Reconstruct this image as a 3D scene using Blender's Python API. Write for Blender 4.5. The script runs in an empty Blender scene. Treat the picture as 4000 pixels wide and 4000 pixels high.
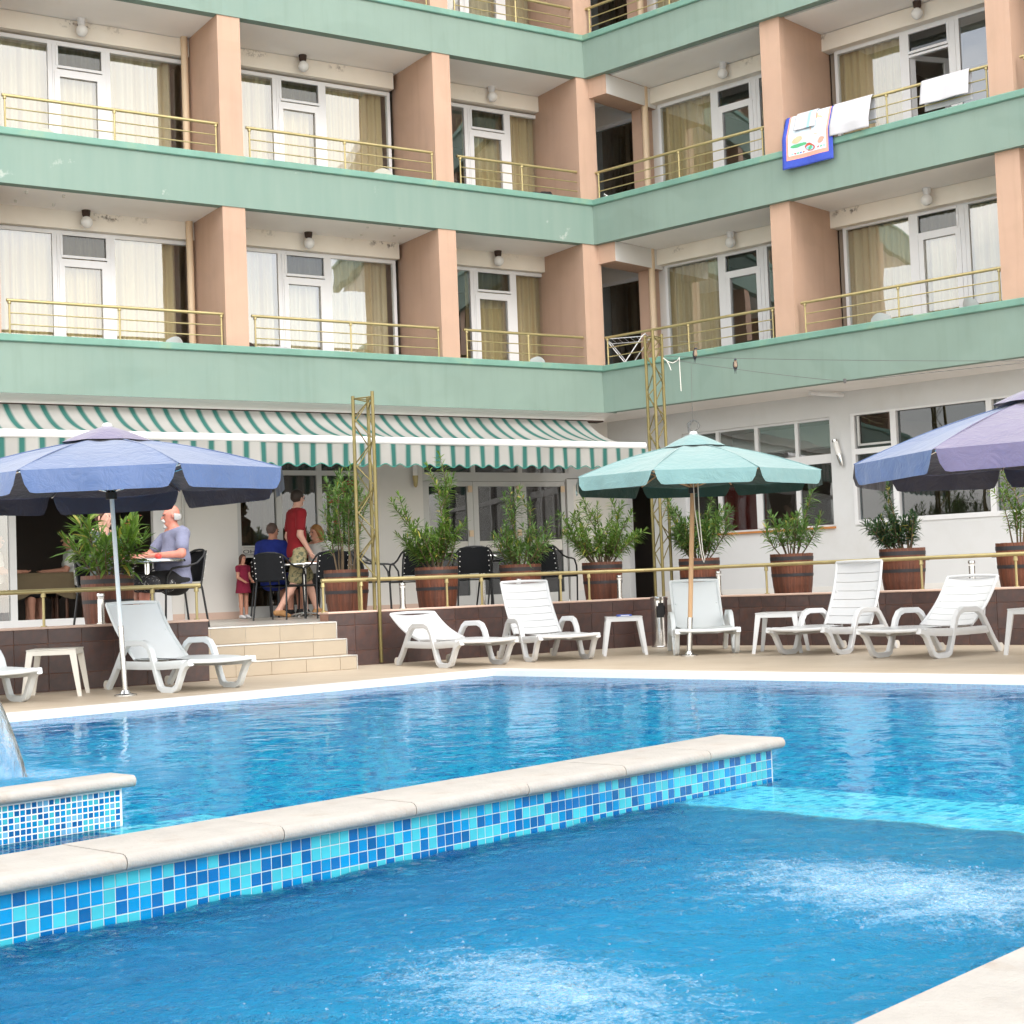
import bpy, bmesh, math, random
import numpy as np
from mathutils import Vector, Matrix
from math import sin, cos, pi, radians, sqrt, atan2

random.seed(7); RNG = np.random.default_rng(7)
scn = bpy.context.scene
COL = scn.collection

# ------------------------------------------------------------------ camera
cam_data = bpy.data.cameras.new('camera'); cam = bpy.data.objects.new('camera', cam_data); COL.objects.link(cam)
PIT, ROL = radians(2.714), radians(-2.199)
_f = Vector((0, cos(PIT), sin(PIT))); _u0 = Vector((0, -sin(PIT), cos(PIT))); _r0 = Vector((1, 0, 0))
_r = cos(ROL)*_r0 + sin(ROL)*_u0; _u = -sin(ROL)*_r0 + cos(ROL)*_u0
_m = Matrix((( _r.x, _u.x, -_f.x, 0), (_r.y, _u.y, -_f.y, 0), (_r.z, _u.z, -_f.z, 0.85), (0, 0, 0, 1)))
cam.matrix_world = _m
cam_data.sensor_width = 36; cam_data.sensor_height = 36; cam_data.sensor_fit = 'HORIZONTAL'
cam_data.lens = 36*6002.7/4000
cam_data.clip_start = 0.05; cam_data.clip_end = 3000
scn.camera = cam

# ------------------------------------------------------------------ sky and sun
SUN_EL, SUN_AZ = radians(40), radians(148)       # azimuth clockwise from +Y
world = bpy.data.worlds.new('World'); scn.world = world; world.use_nodes = True
wn = world.node_tree.nodes; wl = world.node_tree.links
for n in list(wn): wn.remove(n)
w_out = wn.new('ShaderNodeOutputWorld'); w_bg = wn.new('ShaderNodeBackground')
w_sky = wn.new('ShaderNodeTexSky'); w_sky.sky_type = 'NISHITA'; w_sky.sun_disc = False
w_sky.sun_elevation = SUN_EL; w_sky.sun_rotation = SUN_AZ; w_sky.air_density = 1.0; w_sky.dust_density = 1.5; w_sky.ozone_density = 1.0
w_tc = wn.new('ShaderNodeTexCoord'); w_map = wn.new('ShaderNodeMapping'); w_map.inputs['Scale'].default_value = (1.0, 1.0, 2.2)
w_no = wn.new('ShaderNodeTexNoise'); w_no.inputs['Scale'].default_value = 2.3; w_no.inputs['Detail'].default_value = 7; w_no.inputs['Roughness'].default_value = .55
w_rp = wn.new('ShaderNodeValToRGB'); w_rp.color_ramp.elements[0].position = .36; w_rp.color_ramp.elements[0].color = (.25, .25, .25, 1); w_rp.color_ramp.elements[1].position = .60; w_rp.color_ramp.elements[1].color = (1, 1, 1, 1)
w_mix = wn.new('ShaderNodeMix'); w_mix.data_type = 'RGBA'
w_mix.inputs['B'].default_value = (9.3, 9.0, 8.45, 1)
wl.new(w_tc.outputs['Generated'], w_map.inputs['Vector']); wl.new(w_map.outputs[0], w_no.inputs['Vector'])
wl.new(w_no.outputs['Fac'], w_rp.inputs[0]); wl.new(w_rp.outputs['Color'], w_mix.inputs['Factor'])
wl.new(w_sky.outputs[0], w_mix.inputs['A']); wl.new(w_mix.outputs['Result'], w_bg.inputs['Color'])
w_bg.inputs['Strength'].default_value = 0.125
wl.new(w_bg.outputs[0], w_out.inputs[0])
sun_d = bpy.data.lights.new('sun', 'SUN'); sun_d.energy = 0.6; sun_d.angle = radians(30); sun_d.color = (1, .96, .9)
sun = bpy.data.objects.new('sun', sun_d); COL.objects.link(sun)
_sd = Vector((sin(SUN_AZ)*cos(SUN_EL), cos(SUN_AZ)*cos(SUN_EL), sin(SUN_EL)))
sun.rotation_euler = _sd.to_track_quat('Z', 'Y').to_euler(); sun.location = (0, 0, 40)

# ------------------------------------------------------------------ render and exposure
scn.view_settings.view_transform = 'Standard'; scn.view_settings.look = 'None'
scn.view_settings.exposure = 1.55; scn.view_settings.gamma = 1; scn.view_settings.use_curve_mapping = False
cy = scn.cycles
cy.use_denoising = True
try: cy.denoiser = 'OPENIMAGEDENOISE'
except Exception: pass
cy.max_bounces = 7; cy.diffuse_bounces = 4; cy.glossy_bounces = 3; cy.transmission_bounces = 4; cy.transparent_max_bounces = 12
cy.use_adaptive_sampling = True; cy.adaptive_threshold = .025
cy.caustics_reflective = False; cy.caustics_refractive = True; cy.sample_clamp_indirect = 6

# ------------------------------------------------------------------ frames: A = left wing (s right, n into the building), B = right wing (t right, n in)
CX, CY = 1.503, 24.0
aA, aB = radians(57.64), radians(-47.106)
dA = Vector((sin(aA), cos(aA), 0)); nA = Vector((-dA.y, dA.x, 0))
dT = Vector((-sin(aB), -cos(aB), 0)); nB = Vector((-dT.y, dT.x, 0))
C0 = Vector((CX, CY, 0))
def fA(s, n, z): return C0 + dA*s + nA*n + Vector((0, 0, z))
def fB(t, n, z): return C0 + dT*t + nB*n + Vector((0, 0, z))
def fW(x, y, z): return Vector((x, y, z))
ROT_A = atan2(dA.y, dA.x); ROT_B = atan2(dT.y, dT.x)

# ------------------------------------------------------------------ mesh builder
class MB:
    def __init__(s): s.v = []; s.f = []; s.mi = []
    def add(s, vs, fs, mi=0):
        o = len(s.v); s.v += [tuple(p) for p in vs]; s.f += [tuple(i+o for i in f) for f in fs]; s.mi += [mi]*len(fs); return s
    def box(s, x0, x1, y0, y1, z0, z1, fr=fW, mi=0):
        P = [fr(x, y, z) for z in (z0, z1) for x, y in ((x0, y0), (x1, y0), (x1, y1), (x0, y1))]
        return s.add(P, [(3, 2, 1, 0), (4, 5, 6, 7), (0, 1, 5, 4), (1, 2, 6, 5), (2, 3, 7, 6), (3, 0, 4, 7)], mi)
    def bbox(s, x0, x1, y0, y1, z0, z1, b=.006, fr=fW, mi=0):      # box with chamfered edges
        P = []; idx = {}
        def g(ix, iy, iz, ax):
            k = (ix, iy, iz, ax)
            if k not in idx:
                p = [(x0, x1)[ix], (y0, y1)[iy], (z0, z1)[iz]]; sg = [1 if i == 0 else -1 for i in (ix, iy, iz)]
                for a in range(3):
                    if a != ax: p[a] += sg[a]*b
                idx[k] = len(P); P.append(fr(*p))
            return idx[k]
        F = []
        for ax in range(3):
            for s_ in (0, 1):
                q = []
                for u, w in ((0, 0), (1, 0), (1, 1), (0, 1)):
                    c = [0, 0, 0]; c[ax] = s_; c[(ax+1) % 3] = u; c[(ax+2) % 3] = w; q.append(g(*c, ax))
                F.append(tuple(q) if s_ else tuple(reversed(q)))
        for ax in range(3):                                          # edges parallel to ax
            a1, a2 = (ax+1) % 3, (ax+2) % 3
            for u in (0, 1):
                for w in (0, 1):
                    e = []
                    for k in (0, 1):
                        c = [0, 0, 0]; c[ax] = k; c[a1] = u; c[a2] = w; e.append((g(*c, a1), g(*c, a2)))
                    q = (e[0][0], e[1][0], e[1][1], e[0][1])
                    F.append(q if (u == w) else tuple(reversed(q)))
        for ix in (0, 1):
            for iy in (0, 1):
                for iz in (0, 1):
                    q = (g(ix, iy, iz, 0), g(ix, iy, iz, 1), g(ix, iy, iz, 2))
                    F.append(q if (ix+iy+iz) % 2 else tuple(reversed(q)))
        return s.add(P, F, mi)
    def tube(s, pts, r, n=8, fr=fW, mi=0, cap=True, r2=None):
        P = [Vector(fr(*p)) for p in pts]; m = len(P); rs = r if isinstance(r, (list, tuple)) else [r]*m
        V = []; up = None
        for i, p in enumerate(P):
            t = (P[min(i+1, m-1)] - P[max(i-1, 0)])
            if t.length < 1e-9: t = Vector((0, 0, 1))
            t.normalize()
            if up is None:
                up = Vector((0, 0, 1)) if abs(t.z) < .9 else Vector((1, 0, 0))
            x = up.cross(t)
            if x.length < 1e-6: x = Vector((1, 0, 0)).cross(t)
            x.normalize(); y = t.cross(x); up = y
            for k in range(n):
                a = 2*pi*k/n; V.append(p + x*cos(a)*rs[i] + y*sin(a)*(rs[i] if r2 is None else r2))
        F = []
        for i in range(m-1):
            for k in range(n):
                a, b = i*n+k, i*n+(k+1) % n; F.append((a, b, b+n, a+n))
        if cap: F.append(tuple(reversed(range(n)))); F.append(tuple(range((m-1)*n, m*n)))
        return s.add(V, F, mi)
    def lathe(s, prof, c=(0, 0, 0), n=20, mi=0, cap=True):
        V = []; F = []; m = len(prof)
        for r, z in prof:
            for k in range(n): a = 2*pi*k/n; V.append((c[0]+r*cos(a), c[1]+r*sin(a), c[2]+z))
        for i in range(m-1):
            for k in range(n):
                a, b = i*n+k, i*n+(k+1) % n; F.append((a, b, b+n, a+n))
        if cap: F.append(tuple(reversed(range(n)))); F.append(tuple(range((m-1)*n, m*n)))
        return s.add(V, F, mi)
    def sweep(s, pts, w, h, fr=fW, mi=0, b=.25):                     # rounded rectangular section; pts in the local XZ plane (x,y,z), w across Y, h in plane
        m = len(pts); V = []; sec = []
        for (a, c) in ((-1, -1+b), (-1+b, -1), (1-b, -1), (1, -1+b), (1, 1-b), (1-b, 1), (-1+b, 1), (-1, 1-b)): sec.append((a*w/2, c*h/2))
        for i in range(m):
            a = Vector(pts[max(i-1, 0)]); c = Vector(pts[min(i+1, m-1)]); t = (c-a).normalized()
            nrm = Vector((-t.z, 0, t.x)); p = Vector(pts[i])
            for (q, e) in sec:
                v = p + Vector((0, q, 0)) + nrm*e; V.append(fr(*v))
        F = []; n = 8
        for i in range(m-1):
            for k in range(n):
                a, b_ = i*n+k, i*n+(k+1) % n; F.append((a, a+n, b_+n, b_))
        F.append(tuple(range(n))); F.append(tuple(reversed(range((m-1)*n, m*n))))
        return s.add(V, F, mi)
    def grid(s, fn, nu, nv, mi=0):
        V = [fn(i/nu, j/nv) for j in range(nv+1) for i in range(nu+1)]; F = []
        for j in range(nv):
            for i in range(nu):
                a = j*(nu+1)+i; F.append((a, a+1, a+nu+2, a+nu+1))
        return s.add(V, F, mi)
    def ball(s, c, r, n=12, mi=0, sz=1):
        pr = [(max(1e-4, r*sin(pi*i/n)), -r*sz*cos(pi*i/n)) for i in range(n+1)]; return s.lathe(pr, c, n=n+4, mi=mi, cap=False)
    def mesh(s, name, mats, smooth=False):
        me = bpy.data.meshes.new(name); me.from_pydata(s.v, [], s.f)
        for m in (mats if isinstance(mats, (list, tuple)) else [mats]): me.materials.append(m)
        if any(s.mi): me.polygons.foreach_set('material_index', s.mi)
        if smooth:
            me.polygons.foreach_set('use_smooth', [True]*len(s.f))
            if smooth != 'all':
                try: me.set_sharp_from_angle(angle=radians(42))
                except Exception: pass
        me.update(); return me
    def obj(s, name, mats, parent=None, smooth=False, **kw):
        return link(name, s.mesh(name, mats, smooth), parent, **kw)

def link(name, me, parent=None, loc=None, rz=None, **kw):
    o = bpy.data.objects.new(name, me); COL.objects.link(o)
    if parent is not None: o.parent = parent
    if loc is not None: o.location = loc
    if rz is not None: o.rotation_euler = (0, 0, rz)
    return tag(o, **kw)
def tag(o, label=None, cat=None, group=None, kind=None):
    if label: o['label'] = label
    if cat: o['category'] = cat
    if group: o['group'] = group
    if kind: o['kind'] = kind
    return o
def thing(name, loc, rz=0, label=None, cat=None, group=None):
    o = bpy.data.objects.new(name, None); COL.objects.link(o); o.location = loc; o.rotation_euler = (0, 0, rz); o.empty_display_size = .1
    return tag(o, label, cat, group)

# ------------------------------------------------------------------ materials
MAT = {}
def nodes_of(name):
    m = bpy.data.materials.new(name); m.use_nodes = True; nt = m.node_tree
    for n in list(nt.nodes): nt.nodes.remove(n)
    out = nt.nodes.new('ShaderNodeOutputMaterial'); MAT[name] = m
    return m, nt, nt.nodes, nt.links, out
def noise(N, L, vec, scale, detail=4, rough=.55, dist=0):
    n = N.new('ShaderNodeTexNoise'); n.inputs['Scale'].default_value = scale; n.inputs['Detail'].default_value = detail
    n.inputs['Roughness'].default_value = rough; n.inputs['Distortion'].default_value = dist
    if vec is not None: L.new(vec, n.inputs['Vector'])
    return n.outputs['Fac']
def ramp(N, L, fac, stops):
    r = N.new('ShaderNodeValToRGB'); el = r.color_ramp.elements
    while len(el) < len(stops): el.new(.5)
    for e, (p, c) in zip(el, stops): e.position = p; e.color = c if len(c) == 4 else (*c, 1)
    L.new(fac, r.inputs[0]); return r.outputs['Color']
def mixc(N, L, fac, a, b, mode='MIX'):
    m = N.new('ShaderNodeMix'); m.data_type = 'RGBA'; m.blend_type = mode
    for k, v in (('Factor', fac), ('A', a), ('B', b)):
        if isinstance(v, (int, float)): m.inputs[k].default_value = v
        elif isinstance(v, tuple): m.inputs[k].default_value = v if len(v) == 4 else (*v, 1)
        else: L.new(v, m.inputs[k])
    return m.outputs['Result']
def mth(N, L, op, a, b=None, clamp=False):
    m = N.new('ShaderNodeMath'); m.operation = op; m.use_clamp = clamp
    for i, v in enumerate((a, b)):
        if v is None: continue
        if isinstance(v, (int, float)): m.inputs[i].default_value = v
        else: L.new(v, m.inputs[i])
    return m.outputs[0]
def coords(N, L, kind='Object', scale=None, rz=0):
    t = N.new('ShaderNodeTexCoord'); o = t.outputs[kind]
    if scale or rz:
        mp = N.new('ShaderNodeMapping'); L.new(o, mp.inputs[0])
        if scale: mp.inputs['Scale'].default_value = scale
        mp.inputs['Rotation'].default_value = (0, 0, rz); o = mp.outputs[0]
    return o
def bump(N, L, h, st=.3, dist=.01, nrm=None):
    b = N.new('ShaderNodeBump'); b.inputs['Strength'].default_value = st; b.inputs['Distance'].default_value = dist; L.new(h, b.inputs['Height'])
    if nrm is not None: L.new(nrm, b.inputs['Normal'])
    return b.outputs[0]
def prin(N, L, out, col, rough=.6, metal=0, nrm=None, spec=None, alpha=None):
    p = N.new('ShaderNodeBsdfPrincipled')
    for k, v in (('Base Color', col), ('Roughness', rough), ('Metallic', metal)):
        if isinstance(v, tuple): p.inputs[k].default_value = v if len(v) == 4 else (*v, 1)
        elif isinstance(v, (int, float)): p.inputs[k].default_value = v
        else: L.new(v, p.inputs[k])
    if nrm is not None: L.new(nrm, p.inputs['Normal'])
    if spec is not None: p.inputs['Specular IOR Level'].default_value = spec
    L.new(p.outputs[0], out.inputs[0]); return p
STREAK = ('stucco_green',)
def pm(name, col, rough=.6, var=.1, scale=3, metal=0, bst=0, bscale=150, bd=.003, dirt=None, dscale=1.2, dlo=.5, dhi=.75, stretch=None, kind='Object', spec=None, isl=0):
    m, nt, N, L, out = nodes_of(name); v = coords(N, L, kind, stretch)
    f = noise(N, L, v, scale, 4)
    c = ramp(N, L, f, [(.25, tuple(x*(1-var) for x in col)), (.75, tuple(min(1, x*(1+var)) for x in col))])
    if isl:
        g = N.new('ShaderNodeNewGeometry'); o = N.new('ShaderNodeObjectInfo')
        r = mth(N, L, 'ADD', mth(N, L, 'MULTIPLY', o.outputs['Random'], isl*2), 1-isl)
        c = mixc(N, L, 1.0, c, r, 'MULTIPLY')
    if dirt:
        d = noise(N, L, v, dscale, 6, .65, .3); dm = ramp(N, L, d, [(dlo, (0, 0, 0)), (dhi, (1, 1, 1))])
        c = mixc(N, L, dm, c, dirt)
    if name in ('stucco_green', 'stucco_peach', 'coping_green'):          # rain streaks and patched paint
        sk = noise(N, L, coords(N, L, 'Object', (5, 5, .35)), 1.6, 5, .65); c = mixc(N, L, 1.0, c, ramp(N, L, sk, [(.28, (.93, .935, .925)), (.50, (1, 1, 1)), (.72, (1.0, 1.0, 1.0)), (.80, (.93, .93, .91))]), 'MULTIPLY')
        c = mixc(N, L, 1.0, c, ramp(N, L, noise(N, L, coords(N, L, 'Object', (1, 1, 1.4)), .55, 2, .4, 1.5), [(.40, (.955, .96, .955)), (.46, (1, 1, 1))]), 'MULTIPLY')
    nr = bump(N, L, noise(N, L, v, bscale, 3), bst, bd) if bst else None
    rr = rough
    prin(N, L, out, c, rr, metal, nr, spec); return m

pm('stucco_green', (.205, .285, .243), .85, .06, 1.1, bst=.35, bscale=260, bd=.004, dirt=(.185, .272, .235), dscale=.7)
pm('coping_green', (.15, .30, .242), .6, .14, 2.2, bst=.15, bscale=90, dirt=(.25, .34, .22), dscale=2.2, dlo=.55, dhi=.8)
pm('stucco_peach', (.49, .325, .238), .88, .06, 1.3, bst=.4, bscale=240, bd=.004, dirt=(.455, .305, .228), dscale=1.0)
pm('ceiling_white', (.88, .85, .82), .9, .05, .9, bst=.15, bscale=120)
pm('wall_white', (.64, .645, .65), .85, .04, .8, bst=.2, bscale=180, dirt=(.59, .59, .58), dscale=.9)
pm('wall_grey', (.70, .68, .65), .85, .05, .8, bst=.2, bscale=180)
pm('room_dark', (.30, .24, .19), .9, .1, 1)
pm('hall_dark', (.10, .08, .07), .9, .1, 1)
pm('upvc', (.72, .72, .73), .35, .03, 3)
pm('alu_grey', (.52, .52, .51), .4, .04, 3)
pm('brass', (.42, .35, .17), .38, .12, 4, metal=.55)
pm('olive_steel', (.22, .18, .07), .4, .15, 5, metal=.45, dirt=(.16, .14, .055), dscale=3)
pm('steel', (.62, .62, .61), .22, .05, 6, metal=1)
pm('chrome', (.7, .7, .7), .12, .03, 6, metal=1)
pm('pipe_cream', (.66, .50, .34), .55, .05, 2)
pm('black_metal', (.008, .009, .011), .45, .2, 5)
pm('black_weave', (.008, .009, .011), .75, .2, 60, bst=.5, bscale=120, bd=.004, spec=.2)
pm('plastic_white', (.58, .59, .60), .32, .02, 3, dirt=(.54, .54, .53), dscale=2.5, dlo=.55, dhi=.85)
pm('plastic_grey', (.66, .70, .72), .4, .03, 3)
pm('plastic_cream', (.64, .61, .55), .45, .03, 3)
pm('rubber', (.02, .02, .02), .8)
pm('globe', (.80, .79, .77), .25, .02, 4)
pm('rusty', (.055, .035, .028), .9, .4, 12)
pm('tile_brown', (.070, .042, .039), .42, .35, 7, bst=.12, bscale=60, dirt=(.11, .045, .03), dscale=9, dlo=.5, dhi=.7, isl=.16)
pm('grout_brown', (.26, .14, .10), .9, .1, 8)
pm('cap_stone', (.62, .45, .37), .5, .06, 3)
pm('step_tile', (.41, .345, .262), .5, .05, 3, isl=.04, bst=.08, bscale=80)
pm('step_grout', (.46, .36, .25), .9)
pm('floor_tile', (.55, .51, .46), .35, .06, 3)
pm('stone', (.345, .325, .30), .55, .10, 9, bst=.45, bscale=70, bd=.006, dirt=(.28, .23, .185), dscale=6, dlo=.55, dhi=.85, isl=.02)
pm('grout_white', (.38, .48, .51), .8, .06, 20, dirt=(.33, .38, .37), dscale=5, dlo=.5, dhi=.8)
pm('tile_dark_blue', (.003, .095, .28), .16, .15, 9, isl=.18)
pm('tile_azure', (.002, .19, .42), .16, .12, 9, isl=.14)
pm('tile_cyan', (.045, .37, .45), .16, .10, 9, isl=.10)
pm('tile_pale', (.12, .33, .52), .16, .10, 9, isl=.14)
pm('gutter_white', (.70, .71, .72), .5, .03, 9)
pm('wood_stave', (.125, .038, .018), .55, .45, 5, stretch=(6, 6, .7), dirt=(.27, .15, .08), dscale=3.5, dlo=.52, dhi=.72, isl=.25)
pm('hoop', (.022, .022, .026), .6, .3, 8)
pm('soil', (.05, .035, .025), .95, .3, 20)
pm('bark', (.14, .10, .06), .9, .25, 14)
pm('wood_pole', (.52, .33, .18), .6, .12, 3, stretch=(8, 8, 1))
pm('pole_white', (.62, .68, .72), .35, .05, 4)
pm('rope', (.72, .70, .64), .9, .1, 60)
pm('wire', (.10, .10, .10), .5)
pm('paint_white', (.80, .80, .80), .5, .03, 3)
pm('cotton_white', (.52, .52, .55), .95, .03, 6, bst=.4, bscale=220, bd=.004)
pm('towel_blue', (.05, .09, .48), .95, .1, 20, bst=.4, bscale=220, bd=.004)
pm('towel_pink', (.80, .35, .27), .95, .1, 30)
pm('towel_sky', (.62, .72, .80), .95, .08, 12)
pm('towel_sand', (.78, .50, .33), .95, .08, 20)
pm('towel_green', (.10, .42, .20), .95, .1, 20)
pm('towel_red', (.55, .09, .07), .95, .1, 20)
pm('towel_aqua', (.30, .62, .72), .95, .1, 20)
pm('bag_black', (.01, .01, .012), .7, .2, 10)
pm('packet_blue', (.05, .10, .42), .4)
pm('tomato', (.65, .06, .05), .35)
pm('ink', (.04, .04, .05), .7)
pm('frost', (.60, .58, .54), .6, .03, 3)
pm('sill_orange', (.50, .20, .05), .5, .2, 6)
pm('tablecloth', (.16, .12, .07), .9)
pm('dark_wood', (.10, .04, .02), .5, .3, 8)
pm('table_grey', (.55, .56, .57), .3, .04, 5)
# people
pm('skin_tan', (.52, .25, .17), .55, .06, 20)
pm('skin_red', (.55, .22, .16), .55, .08, 20)
pm('skin_fair', (.60, .34, .26), .55, .06, 20)
pm('hair_dark', (.025, .015, .010), .6, .3, 60)
pm('hair_brown', (.06, .022, .012), .6, .3, 60)
pm('hair_blonde', (.26, .12, .035), .6, .25, 60)
pm('hair_grey', (.12, .08, .07), .8, .3, 60)
pm('hair_white', (.42, .42, .41), .8, .1, 60)
pm('shirt_grey', (.20, .21, .31), .9, .10, 9, bst=.3, bscale=26, bd=.02)
pm('shirt_blue', (.008, .022, .20), .9, .12, 9, bst=.3, bscale=26, bd=.02)
pm('shirt_red', (.24, .008, .014), .9, .12, 9, bst=.3, bscale=26, bd=.02)
pm('dress_red', (.20, .008, .035), .9, .2, 30)
pm('shirt_white', (.62, .62, .60), .9, .05, 9)
pm('shirt_dim', (.10, .12, .12), .9)
pm('shorts_black', (.012, .012, .014), .9)
pm('trouser_pattern', (.03, .03, .035), .9, .2, 30, dirt=(.5, .5, .5), dscale=38, dlo=.58, dhi=.62)
pm('shorts_camo', (.36, .31, .17), .9, .2, 14, dirt=(.12, .13, .08), dscale=22, dlo=.5, dhi=.56)
pm('shoe_tan', (.38, .20, .08), .6)
pm('shoe_black', (.012, .012, .014), .5)
pm('shoe_white', (.62, .62, .64), .5)
pm('swallow_dark', (.012, .014, .03), .5)
pm('swallow_pale', (.30, .22, .16), .8)

def fabric(name, col, trans=.25, rough=.7, var=.05, spec=.4, sheen=0, inner=None):
    m, nt, N, L, out = nodes_of(name); v = coords(N, L)
    c = ramp(N, L, noise(N, L, v, 2.5, 5), [(.3, tuple(x*(1-var) for x in col)), (.7, tuple(min(1, x*(1+var)) for x in col))])
    if inner: gm = N.new('ShaderNodeNewGeometry'); c = mixc(N, L, gm.outputs['Backfacing'], c, inner)   # shade under the canopy painted in: back faces take a darker colour
    nr = bump(N, L, noise(N, L, v, 6, 4, .6, .8), .5, .03)
    p = N.new('ShaderNodeBsdfPrincipled'); L.new(c, p.inputs['Base Color']); p.inputs['Roughness'].default_value = rough; L.new(nr, p.inputs['Normal'])
    p.inputs['Specular IOR Level'].default_value = spec; p.inputs['Sheen Weight'].default_value = sheen
    t = N.new('ShaderNodeBsdfTranslucent'); L.new(c, t.inputs['Color']); mx = N.new('ShaderNodeMixShader'); mx.inputs[0].default_value = trans
    L.new(p.outputs[0], mx.inputs[1]); L.new(t.outputs[0], mx.inputs[2]); L.new(mx.outputs[0], out.inputs[0]); return m
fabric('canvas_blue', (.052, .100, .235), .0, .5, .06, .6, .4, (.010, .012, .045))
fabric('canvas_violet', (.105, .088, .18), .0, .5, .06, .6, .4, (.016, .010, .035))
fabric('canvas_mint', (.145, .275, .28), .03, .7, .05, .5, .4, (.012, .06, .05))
fabric('canvas_cap', (.38, .41, .50), .0, .7)

def glass(name, ior=1.9, tint=(.80, .84, .83), rough=0.0):
    m, nt, N, L, out = nodes_of(name)
    fr = N.new('ShaderNodeFresnel'); fr.inputs['IOR'].default_value = ior
    v = coords(N, L); nr = bump(N, L, noise(N, L, v, 1.1, 2), .06, .04)
    t = N.new('ShaderNodeBsdfTransparent'); t.inputs[0].default_value = (*tint, 1)
    g = N.new('ShaderNodeBsdfGlossy'); g.inputs['Roughness'].default_value = rough; g.inputs['Color'].default_value = (.95, .97, 1, 1); L.new(nr, g.inputs['Normal'])
    mx = N.new('ShaderNodeMixShader'); gm = N.new('ShaderNodeNewGeometry'); L.new(mth(N, L, 'MULTIPLY', fr.outputs[0], mth(N, L, 'SUBTRACT', 1.0, gm.outputs['Backfacing'])), mx.inputs[0]); L.new(t.outputs[0], mx.inputs[1]); L.new(g.outputs[0], mx.inputs[2]); L.new(mx.outputs[0], out.inputs[0]); return m
glass('glass', 2.7, (.94, .96, .95)); glass('glass_dark', 1.75, (.60, .63, .64)); glass('glass_frosted', 1.6, (.7, .72, .72), .3)

def curtain_mat(name, cols, scale):
    m, nt, N, L, out = nodes_of(name); v = coords(N, L, 'Object', (1, 0, 0)); oi = N.new('ShaderNodeObjectInfo')
    ad = N.new('ShaderNodeVectorMath'); ad.operation = 'ADD'; L.new(v, ad.inputs[0]); cmb = N.new('ShaderNodeCombineXYZ'); L.new(mth(N, L, 'MULTIPLY', oi.outputs['Random'], 37.0), cmb.inputs[0]); L.new(cmb.outputs[0], ad.inputs[1])
    f = noise(N, L, ad.outputs[0], scale, 3, .6)
    st = [(.30+.40*i/(len(cols)-1), c) for i, c in enumerate(cols)]; c = ramp(N, L, f, st)
    p = N.new('ShaderNodeBsdfPrincipled'); L.new(c, p.inputs['Base Color']); p.inputs['Roughness'].default_value = .9
    L.new(p.outputs[0], out.inputs[0]); return m
curtain_mat('curtain_gold', [(.44, .25, .06), (.44, .33, .17), (.56, .45, .25), (.46, .37, .23), (.52, .38, .16)], 7)
curtain_mat('curtain_beige', [(.40, .27, .11), (.49, .39, .23), (.57, .48, .32), (.47, .39, .26), (.51, .37, .16)], 6)
curtain_mat('curtain_sheer', [(.62, .60, .55), (.72, .70, .66), (.66, .64, .58)], 9)
curtain_mat('curtain_brown', [(.20, .11, .06), (.30, .20, .12), (.24, .19, .10)], 7)

def leaf_mat(name, a, b, c):
    m, nt, N, L, out = nodes_of(name); g = N.new('ShaderNodeNewGeometry')
    col = ramp(N, L, g.outputs['Random Per Island'], [(.0, a), (.55, b), (.93, c), (1.0, (.42, .34, .08))])
    p = N.new('ShaderNodeBsdfPrincipled'); L.new(col, p.inputs['Base Color']); p.inputs['Roughness'].default_value = .45
    t = N.new('ShaderNodeBsdfTranslucent'); L.new(mixc(N, L, 1.0, col, (1.3, 1.5, .6), 'MULTIPLY'), t.inputs['Color'])
    mx = N.new('ShaderNodeMixShader'); mx.inputs[0].default_value = .3; L.new(p.outputs[0], mx.inputs[1]); L.new(t.outputs[0], mx.inputs[2]); L.new(mx.outputs[0], out.inputs[0]); return m
leaf_mat('leaf_fresh', (.06, .13, .022), (.11, .20, .035), (.19, .30, .06))
leaf_mat('leaf_mid', (.05, .115, .026), (.095, .18, .045), (.17, .27, .075))
leaf_mat('leaf_dark', (.018, .05, .022), (.03, .075, .03), (.07, .13, .05))
pm('petal_red', (.42, .03, .05), .6); pm('petal_salmon', (.75, .25, .18), .6); pm('petal_white', (.7, .68, .75), .6)

pm('paving', (.40, .38, .35), .8, .1, .3)
# ------------------------------------------------------------------ special materials for the building
def lintel_mat():
    m, nt, N, L, out = nodes_of('lintel'); v = coords(N, L); oi = N.new('ShaderNodeObjectInfo')
    sp = N.new('ShaderNodeSeparateXYZ'); L.new(v, sp.inputs[0])
    cmb = N.new('ShaderNodeCombineXYZ'); L.new(mth(N, L, 'MULTIPLY', oi.outputs['Random'], 50.0), cmb.inputs[0])
    ad = N.new('ShaderNodeVectorMath'); ad.operation = 'ADD'; L.new(v, ad.inputs[0]); L.new(cmb.outputs[0], ad.inputs[1])
    base = ramp(N, L, noise(N, L, ad.outputs[0], 1.5, 5), [(.3, (.78, .72, .63)), (.7, (.86, .80, .71))])
    zz = ramp(N, L, mth(N, L, 'MULTIPLY', sp.outputs[2], 4.0), [(.50, (0, 0, 0)), (.75, (1, 1, 1)), (.93, (1, 1, 1)), (1.0, (.4, .4, .4))])
    big = ramp(N, L, noise(N, L, ad.outputs[0], .8, 2), [(.54, (0, 0, 0)), (.62, (1, 1, 1))])
    sm = ramp(N, L, noise(N, L, ad.outputs[0], 9, 6, .7), [(.50, (0, 0, 0)), (.60, (.85, .85, .85))])
    msk = mixc(N, L, 1.0, mixc(N, L, 1.0, zz, big, 'MULTIPLY'), sm, 'MULTIPLY')
    c = mixc(N, L, msk, base, (.09, .06, .04))
    prin(N, L, out, c, .9); return m
lintel_mat()
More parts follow.
